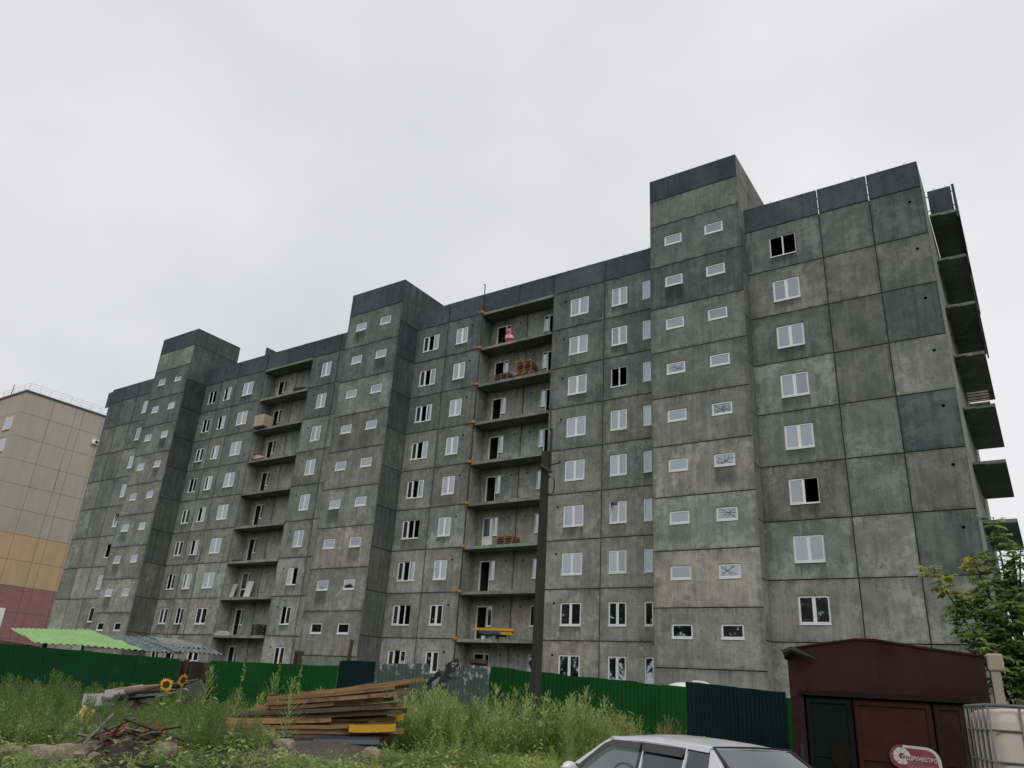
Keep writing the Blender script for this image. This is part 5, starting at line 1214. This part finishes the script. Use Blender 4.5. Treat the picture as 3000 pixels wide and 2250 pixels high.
single('dock_plant', wormwood(rp_, 1.3, 40, 5), DRY, -7.3, -22.7, 1., 'rust-brown dry seed plant right of the utility pole')
single('dock_plant', wormwood(rp_, .9, 36, 5), DRY, -8.05, -24.3, 1., 'rust-brown dry dock in the weeds left of the utility pole')

# ------------------------------------------------------------------ weeds and grass
rw = random.Random(5); nprs = np.random.RandomState(3)
PW = [wormwood(rw, 1., 34, 7) for _ in range(6)]; PB = [broadweed(rw, .85, 46) for _ in range(6)]; PG = [tuft(rw) for _ in range(6)]; PL = [leafpatch(rw) for _ in range(4)]
def blocked(x, y):
    q = Vector((x, y, 0))-P0; s_ = q.dot(ax); d_ = q.dot(nrm)
    if -.2 < s_ < 3.6 and -.75 < d_ < .6: return 9
    if 1.7 < s_ < 3.9 and -1.9 < d_ < .6: return 9
    if (x+16.1)**2+(y+26.8)**2 < .7: return 9
    if math.hypot(x-HX, y-HY) < .62 or (abs(x+11.95) < .55 and abs(y+30.5) < .5): return 9
    c, q_ = math.cos(CY), math.sin(CY); dx, dy = x+1.767, y+28.999
    if abs(dx*c+dy*q_) < 2.6 and abs(-dx*q_+dy*c) < 1.3: return 9
    gx, gy = x+1.89, y+24.25; c, q_ = math.cos(ga), math.sin(ga); gu, gv = gx*c+gy*q_, -gx*q_+gy*c
    if -.2 < gu < 3.1 and -1.2 < gv < 5.5: return 9
    if (x-PX)**2+(y-PY)**2 < .06: return 9
    return 0
def dirt(x, y): return math.exp(-(((x+9.35)/1.0)**2+((y+27.0)/1.0)**2))
fence_pts = [(-22.6, -28.4), (-19.3, -22.5), (-16.9, -24.3), (-13.72, -22.75), (-9.82, -21.46), (-3.3, -17.3)]
def fdist(az):
    best = 99
    for (x0, y0), (x1, y1) in zip(fence_pts, fence_pts[1:]):
        a0 = math.atan2(x0-CAM.x, y0-CAM.y); a1 = math.atan2(x1-CAM.x, y1-CAM.y)
        if a0 <= az <= a1 or a1 <= az <= a0:
            f = (az-a0)/(a1-a0); best = min(best, math.hypot(x0+(x1-x0)*f-CAM.x, y0+(y1-y0)*f-CAM.y))
    return best
def scatter(protos, n, dmin, dmax, az0, az1, sfun, keep=lambda x, y, d, az: True, dirt_ok=.25):
    out = []; tries = 0
    while len(out) < n and tries < n*6:
        tries += 1
        az = R(rw.uniform(az0, az1)); d = math.sqrt(rw.uniform(dmin**2, dmax**2)); x, y = CAM.x+d*math.sin(az), CAM.y+d*math.cos(az)
        if d > fdist(az)-.15 or blocked(x, y) or dirt(x, y) > dirt_ok*rw.uniform(.5, 1.6) or not keep(x, y, d, math.degrees(az)): continue
        s_ = sfun(x, y, d, math.degrees(az))
        if s_ <= 0: continue
        out.append(place(protos[rw.randrange(len(protos))], x, y, gz(x, y)-.03, s_*rw.uniform(.75, 1.2), rw.uniform(0, 6.28), (rw.uniform(-.15, .15), rw.uniform(-.15, .15))))
    return np.concatenate(out)
def hmod(x, y): return .75+.75*(mnoise.noise(Vector((x*.45, y*.45, 7.7))))
def patchn(x, y, z): return mnoise.noise(Vector((x*.6, y*.6, z)))
def s_worm(x, y, d, az): 
    h = (.55+.55*ss(15, 18.5, d))*hmod(x, y)*1.3
    if az > -25: h *= .6
    cap = 1.2
    if az < -62: cap = .85
    elif az < -48.5: cap = .60 if d < 21.2 else .75
    elif az < -44: cap = .95
    return max(.22, min(cap*(.75+.45*rw.random()), h))
def nearclear(d, az): return az > -49 or d > 15.7 or rw.random() < .30
leftish = lambda x, y, az: mnoise.noise(Vector((x*.35, y*.35, 12.))) + (-az-46)/14 > .15
A = scatter(PW, 800, 15.0, 26, -68, -19, s_worm, lambda x, y, d, az: not leftish(x, y, az) and nearclear(d, az) and (patchn(x, y, 1.) > -.05 or rw.random() < .25))
kind(quads_obj('wormwood_thicket', A, WORM), 'stuff')
PWD = [wormwood(rw, 1., 40, 8) for _ in range(5)]
A = scatter(PWD, 900, 15.4, 26, -68, -30, lambda x, y, d, az: s_worm(x, y, d, az)*1.05, lambda x, y, d, az: leftish(x, y, az) and nearclear(d, az) and (patchn(x, y, 1.) > -.15 or rw.random() < .3))
kind(quads_obj('dark_wormwood_thicket', A, WORMD), 'stuff')
A = scatter(PB, 1250, 14.2, 26, -68, -12, lambda x, y, d, az: s_worm(x, y, d, az)*.9, lambda x, y, d, az: nearclear(d, az) and (patchn(x, y, 1.) < .10 or rw.random() < .3))
kind(quads_obj('broadleaf_weeds', A, BROAD), 'stuff')
PBL = [broadweed(rw, .8, 24) for _ in range(4)]
for q in PBL: q[..., :2] *= 1.5
A = scatter(PBL, 260, 15.2, 24, -66, -24, lambda x, y, d, az: s_worm(x, y, d, az)*1.1, lambda x, y, d, az: nearclear(d, az) and patchn(x, y, 15.) > .05)
kind(quads_obj('large_leaf_weeds', A, VINE), 'stuff')
A = scatter(PG, 4200, 11.5, 24, -68, -5, lambda x, y, d, az: (.7+.35*patchn(x, y, 4.))*(1.15 if az > -38 and d < 18 else .8), lambda x, y, d, az: nearclear(d, az))
kind(quads_obj('grass', A, GRASS), 'stuff')
A = scatter(PL, 2200, 13.0, 24, -68, -10, lambda x, y, d, az: rw.uniform(.7, 1.3), lambda x, y, d, az: nearclear(d, az))
kind(quads_obj('low_ground_cover', A, BROAD), 'stuff')
A = scatter([wormwood(rw, .9, 26, 5) for _ in range(3)], 75, 15.5, 21, -44, -22, lambda x, y, d, az: rw.uniform(.6, 1.1), lambda x, y, d, az: patchn(x, y, 9.) > .05)
kind(quads_obj('dry_dock_stand', A, DRY), 'stuff')

# ------------------------------------------------------------------ trees behind the viewer (seen mirrored in the lower panes)
ll = []
for i in range(24000):
    f = rw.random(); x = -260+360*f; y = -78-18*rw.random(); hmax = 19+8*mnoise.noise(Vector((x*.06, 2., 0)))+3*mnoise.noise(Vector((x*.3, 5., 0))); z = hmax*math.sqrt(rw.random())
    a = rw.uniform(0, 6.28); r = 1.0; dx, dy = math.cos(a)*r, math.sin(a)*r; t_ = rw.uniform(-.8, .8)
    ll.append([[x-dx, y-dy, z-r*.7], [x+dx*.2, y+dy+t_, z-.2*r], [x+dx, y+dy, z+r*.8], [x-dx*.3, y-t_, z+.3*r]])
kind(quads_obj('far_treeline', np.array(ll), FARL), 'stuff')
